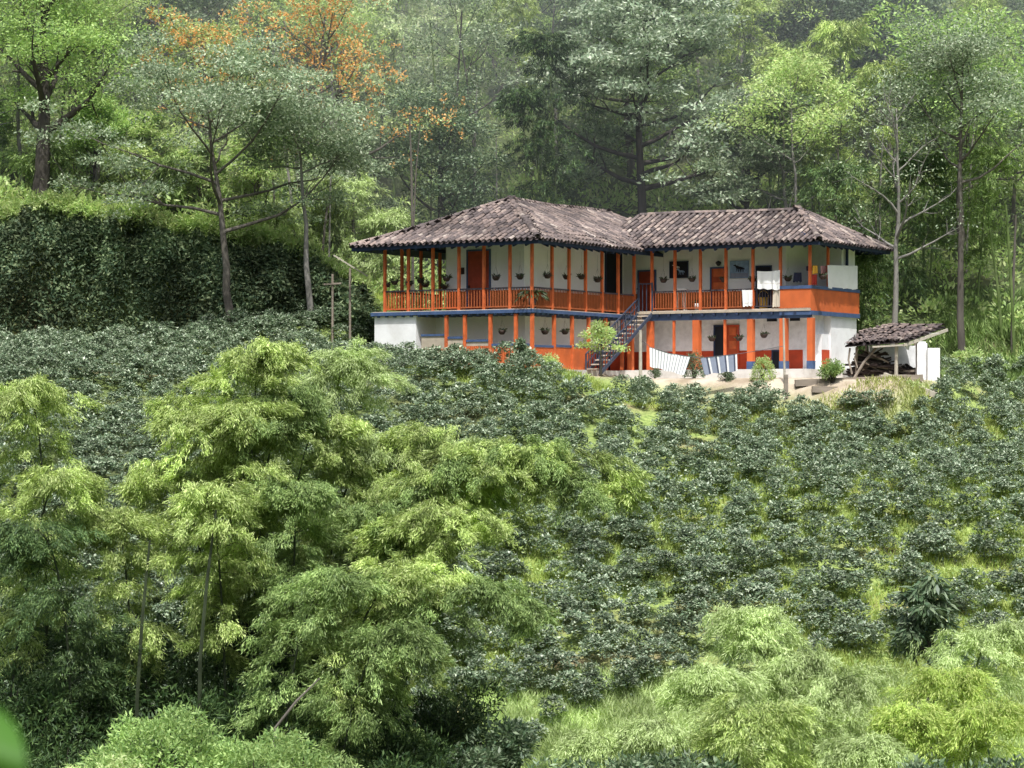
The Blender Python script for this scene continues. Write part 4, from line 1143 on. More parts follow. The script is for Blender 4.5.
near_ = [p for p in vis if -5 < p[4] < 1030 and p[5] < 772][:300]
ns = set(id(p) for p in near_)
rest = [p for p in pts if id(p) not in ns]
for i,(x,y,z,h,px,py) in enumerate(near_):
    o = link('coffee_bush', coffee_me[i % NV], None, (x, y, z-.04))
    o.rotation_euler = (g.normal(0,.08), g.normal(0,.08), g.uniform(0,6.28)); s = g.uniform(.58,.98); o.scale = (s, s, s*g.uniform(.85,1.12))
    tag(o, 'dark glossy coffee bush in the planted rows on the lower slope', 'coffee bush', 'coffee bushes on the lower slope')
Vs = []; Fs = []; n = 0
for i,(x,y,z,h,px,py) in enumerate(rest):
    V, FQ = coffee_v[i % NV]; th = g.uniform(0,6.28); s = g.uniform(.58,.98); c_, s_ = math.cos(th)*s, math.sin(th)*s
    V2 = np.stack([V[:,0]*c_-V[:,1]*s_+x, V[:,0]*s_+V[:,1]*c_+y, V[:,2]*s*g.uniform(.88,1.12)+z-.04], 1)
    Vs.append(V2); Fs.append(FQ+n); n += len(V2)
tag(link('coffee_plantation', np_mesh('coffee_plantation', np.concatenate(Vs), np.concatenate(Fs), M['coffee'])), 'dense dark coffee bushes covering the upper slope below the house', 'coffee plants', None, 'stuff')
print('coffee', len(near_), len(rest))

# ----------------------------------------------------------------------------- grass
def blades(n, sampler, L, Wd, seed, tuft=6, lean=.5):
    g = np.random.default_rng(seed); x, y = sampler(g, n)
    x = np.repeat(x, tuft) + g.normal(0,.13,len(x)*tuft); y = np.repeat(y, tuft) + g.normal(0,.13,len(y)*tuft)
    P = np.stack([x, y, ground(x, y)-.02], 1)
    D = np.stack([g.normal(0,lean,len(x)), g.normal(0,lean,len(x)), np.ones(len(x))], 1)
    return leaf_quads(P, D, g, L, Wd, 0)
def samp_field(g, n):
    X = []; Y = []
    while len(X) < n:
        y = g.uniform(63, 97, 4000); x = (g.uniform(380, 1190, 4000)-512)/F*y
        k = (shade_at(x, y) < .5) & (vnoise(x, y, 3.4, 9) > -.1 - .5*(x > 8))
        a, b = to_ab(x, y); k &= (rect_dist(a, b, -8.6, .7, -1.0, 17) > .3) & (rect_dist(a, b, -.6, 13.6, 4.6, 17) > .5)
        X += list(x[k]); Y += list(y[k])
    return np.array(X[:n]), np.array(Y[:n])
def shade_at(x, y): return np.clip(smooth(3, -6, x + vnoise(x, y, 6, 4)*4)*smooth(112, 80, y)*.9, 0, 1)
V, FQ = blades(20000, samp_field, .30, .035, 31)
tag(link('grass', np_mesh('grass', V, FQ, M['grass'])), 'bright yellow green grass between the coffee bushes', 'grass', None, 'stuff')
def samp_clear(g, n):
    px = g.uniform(690, 1000, n); y = g.uniform(92.5, 95.7, n); return (px-512)/F*y, y
V, FQ = blades(2000, samp_clear, .22, .035, 32)
tag(link('dry_grass', np_mesh('dry_grass', V, FQ, M['grass_dry'])), 'dry pale grass on the bank below the path and shed', 'grass', None, 'stuff')
def samp_bank(g, n):
    px = g.uniform(-20, 400, n); y = 107.0 + g.beta(1, 2.2, n)*3.0; return (px-512)/F*y, y
V, FQ = blades(7000, samp_bank, .4, .04, 33, 6, .7)
tag(link('bank_grass', np_mesh('bank_grass', V, FQ, M['grass'])), 'sunlit bright grass along the top of the dark hedge bank', 'grass', None, 'stuff')
def samp_rb(g, n):
    px = g.uniform(930, 1190, n); y = g.uniform(101, 112, n); return (px-512)/F*y, y
V, FQ = blades(7000, samp_rb, .5, .06, 34, 6, .6)
tag(link('tall_grass', np_mesh('tall_grass', V, FQ, M['bam_mid'])), 'tall green grass rising behind the right end of the shed', 'grass', None, 'stuff')
def samp_low(g, n):
    px = g.uniform(470, 1190, n); y = g.uniform(58, 72, n); return (px-512)/F*y, y
V, FQ = blades(18000, samp_low, .42, .035, 35, 6, .7)
tag(link('pale_grass', np_mesh('pale_grass', V, FQ, M['bam_pale'])), 'tall pale green grass on the lowest part of the slope', 'grass', None, 'stuff')

g = np.random.default_rng(36); xw, yw = samp_field(g, 1400); per = 34
zw = ground(xw, yw); rw = g.uniform(.12, .38, len(xw)); v = unit(g.normal(0,1,(len(xw)*per,3))); v[:,2] = np.abs(v[:,2])
P = np.repeat(np.stack([xw,yw,zw],1), per, 0) + v*np.repeat(rw, per)[:,None]*np.array([1,1,.8])*g.uniform(.5,1.05,(len(v),1))
V, FQ = leaf_quads(P, v*.6+g.normal(0,.5,v.shape), g, .15, .06, 1.0)
tag(link('weeds', np_mesh('weeds', V, FQ, M['light_leaf'])), 'low leafy weeds in the grass between the coffee bushes', 'weeds', None, 'stuff')

# ----------------------------------------------------------------------------- hedge on the bank at the left
g = np.random.default_rng(41); n = 75000
x = g.uniform(-32, -4.9, n); q = g.random(n)**.85
z0 = ground(x, np.full(n, 105.4)); hgt = bank_h(x) + .5
yb = 107.2 - .5*vnoise(x, np.full(n, 107.0), 3.0, 2)
lump = .6*vnoise(x, q*4.0+x*.3, 1.1, 6) + .35*vnoise(x, q*7, .5, 2) + .4*vnoise(x, q*2, 2.6, 8)
def hedge_points(x, q, n):
    arc = np.sin(np.clip(q, 0, 1)*np.pi/2)
    return np.stack([x, yb - 2.3 + 2.9*q**2.2 - (.75*lump + .45*np.sin(x*1.9+np.sin(x*.7)*2)*np.cos(x*.9))*np.sin(np.pi*np.clip(q*.85+.15,0,1)) + g.normal(0,.14,n), z0 + hgt*arc + .75*lump*(q > .5)*np.clip((q-.5)*4,0,1) + .30*np.sin(x*5.1)*np.sin(x*3.3+1)*(q > .7) - .1], 1)
P = hedge_points(x, q, n)
D = np.stack([g.normal(0,.7,n), -np.abs(g.normal(.5,.5,n)), g.normal(-.25,.6,n)], 1)
V, FQ = leaf_quads(P, D, g, .26, .10, .5)
hd = empty('hedge', (0,0,0)); tag(hd, 'long dark overgrown hedge covering the bank at the left', 'hedge')
link('foliage', np_mesh('hedge', V, FQ, M['hedge_leaf']), hd)
q = 1 - .26*g.random(n)**1.4; keep = g.random(n) < .75
P = (hedge_points(x, q, n) + np.array([0,-.12,.16]))[keep]; m_ = len(P)
D = np.stack([g.normal(0,.6,m_), g.normal(-.5,.4,m_), g.normal(.1,.6,m_)], 1)
V, FQ = leaf_quads(P, D, g, .28, .07, .8)
link('sunlit_top', np_mesh('hedge_top', V, FQ, M['light_leaf']), hd)  # hedge top's sunlit brightness put into a lighter leaf colour

# ----------------------------------------------------------------------------- plants close round the house
sb_ = [shrub_bits(.5, .95, 61, 1700, .09, .035, 'dark_leaf', dense=True), shrub_bits(.5, .9, 62, 1700, .09, .04, 'light_leaf', dense=True),
       shrub_bits(.7, 1.2, 63, 1500, .16, .06, 'green_leaf'), shrub_bits(.7, 1.3, 64, 1700, .13, .05, 'dark_leaf'), shrub_bits(.8, 1.1, 65, 1800, .14, .05, 'light_leaf')]
def onb(px, b, dz=0.0):
    p = W(on_b(px, b), b); return Vector((p.x, p.y, ground1(p.x, p.y)+dz))
shrub('round_shrub', onb(694, 5.5), 'round clipped dark green shrub under the striped blankets', sb_[0], sc=(.95,.95,1.05))
shrub('round_shrub', onb(763, 5.0, -.1), 'round clipped shrub with yellow green top before the pale terrace', sb_[1], sc=(.95,.95,1.05))
shrub('leafy_shrub', onb(833, 5.0, -.1), 'loose leafy shrub before the white end wall', sb_[2], sc=.85)
shrub('leafy_shrub', onb(727, 4.9, -.2), 'low leafy shrub between the two round clipped shrubs', sb_[3], sc=.5)
o = tree('small_tree', onb(601, 2.9), 'small pale green tree before the staircase', None, 'small tree', None, 0, 1, h=2.15, seed=71, r=.05, fork=.35, nl=8, ll=.38, csize=.17, nleaf=1500, L=.16, Wd=.06, leafmat='light_leaf', barkmat='bark', twigs=3, spread=.9)
shrub('conifer_shrub', onb(521, -1.0), 'dark pointed shrub before the orange lower railing', shrub_bits(.38, 1.25, 66, 1400, .14, .05, 'dark_leaf', 16), sc=(1.0,1.0,1.2))
shrub('leafy_shrub', onb(655, 6.3, -.05), 'small brownish shrub beside the tall pole', sb_[3], sc=.42)
shrub('leafy_shrub', onb(548, -.9, -.1), 'pale leafy bush right of the dark pointed shrub', sb_[4], sc=.8)
shrub('leafy_shrub', onb(905, 4.0, -.1), 'dark bush below the white pillar of the shed', sb_[3], sc=.42)
shrub('leafy_shrub', gpos(968, 102.6, 0), 'bright bush right of the shed wall', sb_[4], sc=1.2)

# ----------------------------------------------------------------------------- foreground bamboo at the left
def fg(px, py, Y, reach, azd, blen, nleaf, mat, label, group=None, droop=.38, start=.35, seed=0, L=.132, Wd=.0225, culm='culm_dark', sp=1.0, nmul=2.9):
    ap = at(px, py-8, Y); az = R(azd); blen = blen*.86 if culm == 'culm_dark' else blen
    bx_, by_ = ap.x - reach*.85*math.cos(az), Y - reach*.85*math.sin(az)
    z0 = ground1(bx_, by_); h = max(2.5, (ap.z - z0)/1.04 - blen*.12)
    return bamboo('bamboo', (bx_, by_, z0-.1), label, group, h=h, reach=reach, az=az, droop=droop, seed=seed+int(px)*7+int(py), nleaf=int(nleaf*nmul), blen=blen, start=start, L=L, Wd=Wd, leafmat=mat, culmmat=culm, spread=sp)
G1 = 'bamboo culms of the big clump at the left'
B = [  # the darker leaf mixes put shade into the lower plumes' colour
 (12,372,58,1.2,200,1.7,14000,'bam','tall bright bamboo plume at the left frame edge',None,.4),
 (62,462,57,1.6,10,1.5,10000,'bam','bright bamboo plume right of and below the one at the left frame edge',None,.4),
 (35,520,56,1.0,180,1.6,10000,'bam_dark','shaded bamboo plume below the leftmost bright plume',None,.4),
 (140,470,60,2.4,185,1.5,13000,'bam','bamboo plume drooping to the left below the rounded middle plume',None,.45),
 (188,398,60,1.6,175,1.7,15000,'bam','rounded bamboo plume left of the highest plume',None,.40),
 (268,335,61,.9,20,1.7,18000,'bam','highest bamboo plume of the big clump',None,.36),
 (232,395,59,1.4,200,1.6,14000,'bam','bamboo plume in front of and below the highest plume',None,.4),
 (290,385,60,1.0,0,1.5,13000,'bam_mid','darker bamboo plume hanging right below the highest plume',None,.4),
 (348,345,63,1.2,10,1.6,15000,'bam_pale','paler bamboo plume right of the highest plume',None,.40),
 (330,412,61,1.4,0,1.7,14000,'bam','bamboo plume below the pale right plume',None,.4),
 (300,475,58,1.2,-60,1.8,14000,'bam_mid','full green bamboo plume in the middle of the clump',None,.4),
 (425,432,62,1.6,8,1.6,14000,'bam','dome shaped bright bamboo plume right of the clump',None,.45),
 (462,452,62,2.6,8,1.4,12000,'bam_pale','pale right shoulder of bamboo beside the dome shaped plume',None,.5),
 (388,505,60,2.0,-10,1.6,12000,'bam_mid','bamboo plume just below the dome shaped plume',None,.45),
 (515,464,61,5.0,5,1.9,20000,'bam','bamboo culm arching far right with its crest near the field',None,.55),
 (598,476,61.5,7.4,3,1.8,20000,'bam','longest arching bamboo with its tip hanging furthest right',None,.62),
 (555,478,60.5,6.0,2,1.9,20000,'bam_mid','arching bamboo with dark hanging sprays between the two far reaching crests',None,.62),
 (470,515,59,3.6,-5,1.6,13000,'bam','arching bamboo plume under the far reaching ones',None,.5),
 (345,565,56,1.8,0,1.6,12000,'bam_mid','broad green bamboo plume low at the right of the clump',None,.42),
 (432,572,57,3.0,0,1.6,14000,'bam','bright broad bamboo plume hanging at the right foot of the clump',None,.5),
 (508,606,57,3.8,-2,1.7,17000,'bam_mid','dark tipped bamboo plume drooping lowest at the right of the clump',None,.62),
 (395,625,55,1.8,-10,1.7,13000,'bam_mid','shaded bamboo plume at the lower right of the clump',None,.45),
 (105,505,58,1.2,190,1.4,11000,'bam','bright bamboo plume between the left edge plumes and the rounded plume',None,.42),
 (372,440,62,1.6,0,1.5,11000,'bam_pale','pale bamboo plume left of the dome shaped plume',None,.42),
 (215,480,57,1.0,-90,1.6,13000,'bam','leafy bamboo plume in the left middle of the clump',None,.4),
]
for b_ in B:
    fg(*b_[:9], group=G1, droop=b_[10], start=(.46 if b_[1] < 420 else .50) if b_[1] < 530 else .30)
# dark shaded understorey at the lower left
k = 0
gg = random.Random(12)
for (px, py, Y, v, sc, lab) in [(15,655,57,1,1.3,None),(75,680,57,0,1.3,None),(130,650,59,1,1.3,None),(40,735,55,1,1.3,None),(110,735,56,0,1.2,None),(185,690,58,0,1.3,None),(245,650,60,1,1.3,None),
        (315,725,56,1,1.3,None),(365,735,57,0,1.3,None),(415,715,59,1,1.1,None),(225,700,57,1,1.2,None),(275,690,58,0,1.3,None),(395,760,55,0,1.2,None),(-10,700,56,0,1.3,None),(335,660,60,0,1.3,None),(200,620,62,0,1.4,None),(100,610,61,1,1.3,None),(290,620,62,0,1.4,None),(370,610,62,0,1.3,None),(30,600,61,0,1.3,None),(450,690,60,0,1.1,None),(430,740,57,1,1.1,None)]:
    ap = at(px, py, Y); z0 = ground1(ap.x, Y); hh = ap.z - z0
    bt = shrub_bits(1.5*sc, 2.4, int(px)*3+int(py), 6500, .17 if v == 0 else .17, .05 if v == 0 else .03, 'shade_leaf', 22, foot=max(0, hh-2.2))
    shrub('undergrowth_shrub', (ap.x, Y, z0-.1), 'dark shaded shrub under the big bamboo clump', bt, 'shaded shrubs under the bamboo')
for (px, py, Y, s_, lab) in [(165,712,47,1.15,'rounded light green shrub at the bottom left below the dark culms'),(268,735,46,1.2,'rounded dense green shrub at the bottom right of the first rounded one'),(105,762,44,1.0,'bright rounded shrub cut by the bottom edge at the left')]:
    ap = at(px, py, Y); z0 = ground1(ap.x, Y)
    bt = shrub_bits(1.35*s_, 1.5, int(px), 9000, .12, .04, 'green_leaf' if px != 105 else 'light_leaf', 24, dense=True, foot=max(0, ap.z-z0-1.5))
    # a domed crown on a foot tall enough to reach it
    r = shrub('rounded_shrub', (ap.x, Y, z0-.1), lab, bt)
# bare dark stems seen in the clump
for (x0,y0,x1,y1,Y,lab) in [(137,700,150,540,56.5,'thin dark bamboo stem standing free left of the clump centre'),(200,660,216,510,56,'second thin dark bamboo stem right of the free one'),(275,728,320,678,49.5,'pale bent stem in the dark at the bottom of the clump')]:
    P0, P1 = at(x0,y0,Y), at(x1,y1,Y+.3); z0 = ground1(P0.x, Y)
    base = Vector((P0.x-(P1.x-P0.x)*.3, Y, z0)); pts_ = [base, P0, P0.lerp(P1,.5)+Vector((-.03,0,.03)), P1]
    o = MB().tube([p-base for p in pts_], [.06,.05,.045,.03] if x0 < 250 else [.04,.035,.03,.015], 6).build('bamboo', M['culm_dark'] if x0 < 250 else M['bark'], None, base); tag(o, lab, 'bamboo')

# ----------------------------------------------------------------------------- pale bamboo and trees at the lower right
for b_ in [
 (738,610,60,1.4,170,1.5,12000,'bam_pale','pale feathery bamboo rising tallest at the lower right'),
 (705,665,58,1.4,185,1.5,11000,'bam_pale','pale bamboo left of the tallest one at the lower right'),
 (800,650,59,1.2,10,1.5,11000,'bam_pale','pale bamboo right of the tallest one at the lower right'),
 (852,672,58,1.6,20,1.5,11000,'bam_pale','soft pale bamboo left of the dark young tree'),
 (770,700,55,1.2,0,1.5,11000,'bam','greener bamboo at the bottom below the tallest pale one'),
 (855,735,53,1.3,190,1.4,10000,'bam_pale','pale bamboo cut by the bottom edge at the right'),
 (958,668,56,1.8,10,1.25,11000,'bam_yel','yellow green bamboo spray in the lower right corner'),
 (905,705,54,1.6,170,1.25,10000,'bam_yel','yellow green bamboo spray leaning left at the bottom right'),
 (1005,700,54,1.6,10,1.2,10000,'bam_yel','yellow green bamboo spray at the right frame edge'),
 (1010,622,62,1.4,0,1.4,10000,'bam_pale','pale bamboo at the right frame edge beside the dark tree'),
 (645,722,57,1.4,180,1.2,8000,'bam_pale','low pale bamboo at the bottom beyond the big clump'),
 (590,735,58,1.2,180,1.1,7000,'bam_pale','smallest pale bamboo tuft at the bottom middle')]:
    fg(*b_[:9], group='pale bamboo at the lower right', droop=.42, start=.2, L=.15, Wd=.024, culm='culm')
tree('young_tree', gpos(930, 67), 'dark young tree with drooping leaves at the lower right', None, 'tree', None, 0, 1, h=at(930,572,67).z-ground1((930-512)/F*67,67), seed=91, r=.10, fork=.45, nl=11, ll=.20, csize=.065, nleaf=2300, L=.34, Wd=.10, leafmat='dark_leaf', barkmat='bark_dark', twigs=3, spread=.75, droop=.8, wob=.07)
for (px,py,Y,s_,m_,lab) in [(505,722,58,.9,'dark_leaf','dark leafy shrub at the bottom middle right of the bamboo clump'),(470,745,57,.9,'dark_leaf','dark leafy shrub at the bottom beside the bamboo clump'),(640,755,55,1.0,'dark_leaf','dark leafy shrub at the bottom edge below the pale grass'),(690,752,55,.9,'dark_leaf','dark leafy shrub at the bottom left of the pale bamboo'),(720,762,53,.9,'dark_leaf','dark leafy shrub cut by the bottom edge under the pale bamboo'),
        (990,760,50,1.0,'dark_leaf','dark shrub in the bottom right corner'),(930,758,51,.9,'dark_leaf','dark shrub below the yellow green sprays'),(560,757,56,.9,'dark_leaf','low dark shrub at the bottom between grass tufts')]:
    ap = at(px, py, Y); z0 = ground1(ap.x, Y); bt = shrub_bits(1.0*s_, 1.8, int(px)+3, 2800, .17, .065, m_, 22, foot=max(0, ap.z-z0-1.7))
    r = shrub('leafy_shrub', (ap.x, Y, z0-.1), lab, bt)
# broad leaf close to the camera at the lower left corner
lp = empty('broad_leaf_plant', (-.36, 1.25, -1.9-.62*1.25)); tag(lp, 'large blurred bright green leaf close by in the bottom left corner', 'plant')
zb = lp.location.z
def rl(px, py, Y): return at(px, py, Y) - lp.location
c0, c1 = rl(-40, 800, 1.25), rl(-6, 690, 1.27)
vs = []; fs = []
for i in range(15):
    t = i/14; c_ = c0.lerp(c1, t); wd_ = .030*math.sin(math.pi*min(1, .06+.94*t))**.8*(1-.25*t)+.0005
    for j in range(7):
        s = j/3-1; vs.append((c_.x+s*wd_*.95, c_.y+abs(s)*.006+.004*math.sin(t*9), c_.z - s*wd_*.35 - .01*(t*t)))
for i in range(14):
    for j in range(6): fs.append((i*7+j, i*7+j+1, i*7+j+8, i*7+j+7))
me = bpy.data.meshes.new('broad_leaf'); me.from_pydata(vs, [], fs); me.materials.append(M['near_leaf']); me.polygons.foreach_set('use_smooth', [True]*len(fs)); me.update()
link('leaf', me, lp)
link('stem', MB().tube([(0,0,0), tuple(c0*.5+Vector((-.03,.02,0))), tuple(c0)], [.012,.008,.004], 6).mesh('leaf_stem', M['culm']), lp)
# ----------------------------------------------------------------------------- the wood behind the house
def tall(px, pytop, Y): 
    x = (px-512)/F*Y
    return at(px, pytop, Y).z - ground1(x, Y)
def T(name, px, pytop, Y, label, **k):
    return tree(name, gpos(px, Y, -.15), label, None, k.pop('cat', 'tree'), None, 0, 1, h=tall(px, pytop, Y), **k)
T('spreading_tree', 229, 72, 103.6, 'grey green spreading tree with forked leaning trunk before the hedge', seed=201, r=.21, fork=.44, nl=12, ll=.62, lean=(-.10,0), flat=.42, csize=.10, nleaf=25000, L=.18, Wd=.08, leafmat='grey_leaf', barkmat='bark', spread=.60, twigs=6, extra=24)
T('slender_tree', 309, 95, 104.2, 'tree with pale straight trunk right of the forked spreading tree', seed=202, r=.16, fork=.72, nl=8, ll=.30, lean=(-.06,0), flat=.5, csize=.12, nleaf=12000, L=0.18, Wd=0.084, leafmat='grey_leaf', barkmat='bark_pale', spread=.7, twigs=4, extra=8)
T('flowering_tree', 325, -8, 113.5, 'orange flowering tree with bare limbs above the pale straight trunk', seed=203, r=.25, fork=.35, nl=16, ll=.44, csize=.12, nleaf=3300, L=0.17, Wd=0.091, leafmat='light_leaf', barkmat='bark', spread=.9, twigs=5, bloom=620, extra=10)
T('flowering_tree', 205, 22, 112.5, 'sparser orange flowering tree behind the spreading grey tree', seed=204, r=.24, fork=.35, nl=10, ll=.40, csize=.13, nleaf=5250, L=0.17, Wd=0.091, leafmat='light_leaf', barkmat='bark', spread=.9, twigs=4, bloom=330, extra=6)
T('ivy_clad_tree', 40, -35, 108.9, 'big tree with thick dark ivy covered trunk at the upper left', seed=205, r=.42, fork=.33, nl=13, ll=.40, csize=.13, nleaf=19500, L=0.18, Wd=0.076, leafmat='green_leaf', barkmat='bark_dark', spread=1.0, twigs=5, extra=14)
T('dark_tree', 440, 98, 116, 'dark dense rounded tree left above the roof peak', seed=206, r=.2, fork=.2, nl=14, ll=.36, csize=.17, nleaf=22500, L=0.18, Wd=0.084, leafmat='dark_leaf', barkmat='bark_dark', spread=.9, twigs=4, extra=14)
T('layered_tree', 641, -35, 117, 'tall tree with silvery layered foliage above the middle of the roof', seed=207, r=.26, fork=.24, nl=24, ll=.50, flat=.30, csize=.08, nleaf=34000, L=0.26, Wd=0.114, leafmat='silver_leaf', barkmat='bark_dark', spread=.32, twigs=9, extra=60, layered=True)
T('grey_tree', 748, 96, 116, 'grey green tree behind the roof right of the layered tree', seed=208, r=.2, fork=.25, nl=14, ll=.38, flat=.4, csize=.12, nleaf=19500, L=0.21, Wd=0.099, leafmat='grey_leaf', barkmat='bark_dark', spread=.5, twigs=4, extra=14)
T('tall_tree', 962, 22, 106.5, 'tall thin trunked tree with grey crown above the shed wall', seed=209, r=.20, fork=.60, nl=11, ll=.26, csize=.085, nleaf=18000, L=0.17, Wd=0.076, leafmat='grey_leaf', barkmat='bark', spread=.8, twigs=5, extra=24, wob=.03)
T('bare_tree', 893, 80, 105.5, 'almost bare pale tree standing behind the right end of the roof', seed=216, r=.17, fork=.45, nl=14, ll=.26, csize=.07, nleaf=1300, L=.16, Wd=.07, leafmat='grey_leaf', barkmat='bark_pale', spread=1.2, twigs=7)
T('bare_tree', 787, 75, 114, 'thin nearly bare tree above the right wing of the roof', seed=211, r=.13, fork=.35, nl=10, ll=.30, csize=.08, nleaf=1500, L=.18, Wd=.08, leafmat='grey_leaf', barkmat='bark_pale', spread=1.1, twigs=5)
T('bare_tree', 833, 110, 113, 'smaller bare grey tree left of the almost bare pale tree', seed=212, r=.10, fork=.35, nl=9, ll=.28, csize=.08, nleaf=700, L=.18, Wd=.08, leafmat='grey_leaf', barkmat='bark', spread=1.1, twigs=5)
T('thin_tree', 478, -20, 119, 'thin crooked tree left of the dark arching bamboo', seed=213, r=.11, fork=.55, nl=8, ll=.22, lean=(-.08,0), csize=.09, nleaf=6750, L=0.17, Wd=0.076, leafmat='grey_leaf', barkmat='bark', spread=.9, twigs=3, wob=.06)
def bgb(px, py, Y, reach, azd, blen, nleaf, mat, label, **k):
    k.setdefault('L', .28); k.setdefault('Wd', .05); k.setdefault('nmul', 1.0)
    return fg(px, py, Y, reach, azd, blen, nleaf, mat, label, k.pop('group', None), culm=k.pop('culm', 'culm'), **k)
bgb(540, 30, 114.5, 1.2, 190, 2.3, 16000, 'shade_leaf', 'dark hanging bamboo plume behind the roof left of the layered tree', start=.12, droop=.4)
bgb(522, 90, 114, 1.0, 190, 1.8, 10000, 'shade_leaf', 'lower dark bamboo plume against the roof peak', start=.1, droop=.4)
bgb(470, -12, 121, 4.5, 165, 1.4, 8000, 'bam', 'bright bamboo arching left above the dark hanging plume', start=.4, droop=.55)
bgb(345, 178, 111.5, .8, 0, 2.0, 9000, 'bam_pale', 'bright young bamboo left above the open balcony', start=.15, droop=.4)
bgb(395, 215, 111, .8, 10, 1.6, 7000, 'bam_pale', 'low bright bamboo touching the left end of the roof', start=.12, droop=.4)
bgb(300, 215, 113, .8, 190, 1.5, 6000, 'bam', 'low bright bamboo behind the pale straight trunk', start=.3, droop=.4)
bgb(845, 25, 117, 1.8, 10, 2.2, 13000, 'bam', 'fresh green bamboo plume high above the right wing', start=.25, droop=.45)
bgb(785, 55, 118, 1.5, 170, 2.2, 12000, 'bam', 'fresh green bamboo plume high above the ridge end', start=.25, droop=.45)
bgb(725, 0, 120, 1.5, 170, 2.0, 9000, 'bam', 'bright bamboo plume at the top right of the layered tree', start=.3, droop=.45)
bgb(880, 70, 114, 1.5, 10, 1.9, 9000, 'bam', 'bright bamboo plume behind the almost bare tree', start=.3, droop=.45)
bgb(850, 165, 111, 1.2, 10, 1.9, 9000, 'bam_dark', 'dark bamboo behind the right end of the roof', start=.12, droop=.45)
bgb(925, 160, 110.5, 1.2, 0, 2.0, 10000, 'bam_dark', 'dark bamboo mass left of the tall thin trunk', start=.12, droop=.45)
bgb(1000, 150, 110, 1.2, 0, 1.9, 9000, 'bam_mid', 'green bamboo at the right frame edge', start=.25, droop=.45)
bgb(870, 255, 107.5, .6, 0, 1.4, 5000, 'bam_dark', 'low dark bamboo just right of the house end', start=.1, droop=.4)
for (px, pt, Y, kind, sd_, lab) in [(95,95,112.5,'green_leaf',401,'leafy green tree on the bank right of the ivy covered trunk'),(150,110,112.5,'light_leaf',402,'light green tree on the bank behind the spreading tree'),(255,120,112,'light_leaf',403,'light green tree between the two leaning trunks'),
     (-15,100,112.5,'green_leaf',404,'leafy green tree on the bank at the left frame edge'),(355,130,114,'grey_leaf',405,'grey green tree left of the dark rounded tree'),(200,140,111.5,'light_leaf',406,'low light green tree on the bank behind the forked trunk')]:
    T('bank_tree', px, pt, Y, lab, seed=sd_, r=.12, fork=.22, nl=12, ll=.34, csize=.15, nleaf=12000, L=0.18, Wd=0.076, leafmat=kind, barkmat='bark', spread=.9, twigs=4, extra=14)
bgb(120, 150, 111, .8, 190, 1.4, 7000, 'bam', 'bright bamboo tuft on the bank above the hedge', start=.2, droop=.4)
bgb(60, 165, 110.5, .8, 10, 1.3, 6000, 'bam_mid', 'green bamboo tuft beside the ivy covered trunk', start=.2, droop=.4)
bgb(175, 175, 110, .6, 10, 1.2, 5000, 'bam_mid', 'small green bamboo tuft above the middle of the hedge', start=.2, droop=.4)
bgb(270, 205, 109.5, .6, 190, 1.2, 5000, 'bam_pale', 'pale bamboo tuft above the lower end of the hedge', start=.2, droop=.4)
# free standing bamboo poles
for i,(px,pt,Y,ln) in enumerate([(266,150,110,.1),(272,160,110.5,-.2),(282,170,110,.3),(331,180,110.5,.5),(1006,205,106,-.4),(1016,215,106.5,.2),(990,230,107,-.6),(160,150,112,.1),(430,20,118,-.8),(462,10,119,.6),(244,165,110.4,.2),(300,60,116,.1)]):
    p = at(px, pt, Y); z0 = ground1(p.x, Y); h_ = p.z - z0
    o = MB().tube([(0,0,-.2),(ln*.4,0,h_*.5),(ln,0,h_)], [.07,.065,.045], 6).build('bamboo_pole', M['bark'] if i % 2 else M['culm'], None, (p.x-ln, Y, z0))
    tag(o, 'thin upright leafless bamboo pole among the trees behind the bank and house', 'bamboo pole', 'bare bamboo poles in the wood')
gq = random.Random(19)
for i in range(46):
    px = gq.choice([gq.uniform(60, 330), gq.uniform(255, 345), gq.uniform(385, 505), gq.uniform(740, 1015)]); Y = gq.uniform(109.5, 119)
    x = (px-512)/F*Y; a, b = to_ab(x, Y)
    if rect_dist(np.array(a), np.array(b), -8.5, 9.5, -1, 17.5) < .6: continue
    z0 = ground1(x, Y); h_ = gq.uniform(4.5, 10); ln = gq.uniform(-.7, .7); r_ = gq.uniform(.035, .065)
    o = MB().tube([(-ln,0,-.2),(-ln*.5,0,h_*.4),(ln*.1,0,h_*.75),(ln,0,h_)], [r_*1.2,r_,r_*.8,r_*.4], 6).build('bamboo_pole', [M['bark_pale'], M['culm'], M['bark']][i % 3], None, (x, Y, z0))
    tag(o, 'thin upright leafless bamboo pole among the trees behind the bank and house', 'bamboo pole', 'bare bamboo poles in the wood')
# generic wood: a few trees copied over the hillside
gv = []
def add(name, mat, look, **k):
    r = tree(name, (0, 0, -500), look, 'trees of the wood on the hillside', 'tree', None, 0, 1, leafmat=mat, **k); gv.append((r, k['h'], look, 'tree'))
add('wood_tree', 'green_leaf', 'mid green leafy tree', h=11, seed=301, r=.2, fork=.3, nl=13, ll=.38, csize=.14, nleaf=13500, L=0.23, Wd=0.099, extra=14)
add('wood_tree', 'light_leaf', 'light green leafy tree', h=10, seed=302, r=.18, fork=.35, nl=12, ll=.38, csize=.14, nleaf=12000, L=0.23, Wd=0.091, extra=12, spread=.9)
add('wood_tree', 'grey_leaf', 'grey green tree with flat clumps', h=12, seed=303, r=.2, fork=.35, nl=14, ll=.42, flat=.35, csize=.10, nleaf=13500, L=0.24, Wd=0.106, extra=16, spread=.5)
add('wood_tree', 'dark_leaf', 'dark green dense tree', h=10, seed=304, r=.2, fork=.22, nl=13, ll=.38, csize=.15, nleaf=15000, L=0.21, Wd=0.091, extra=12)
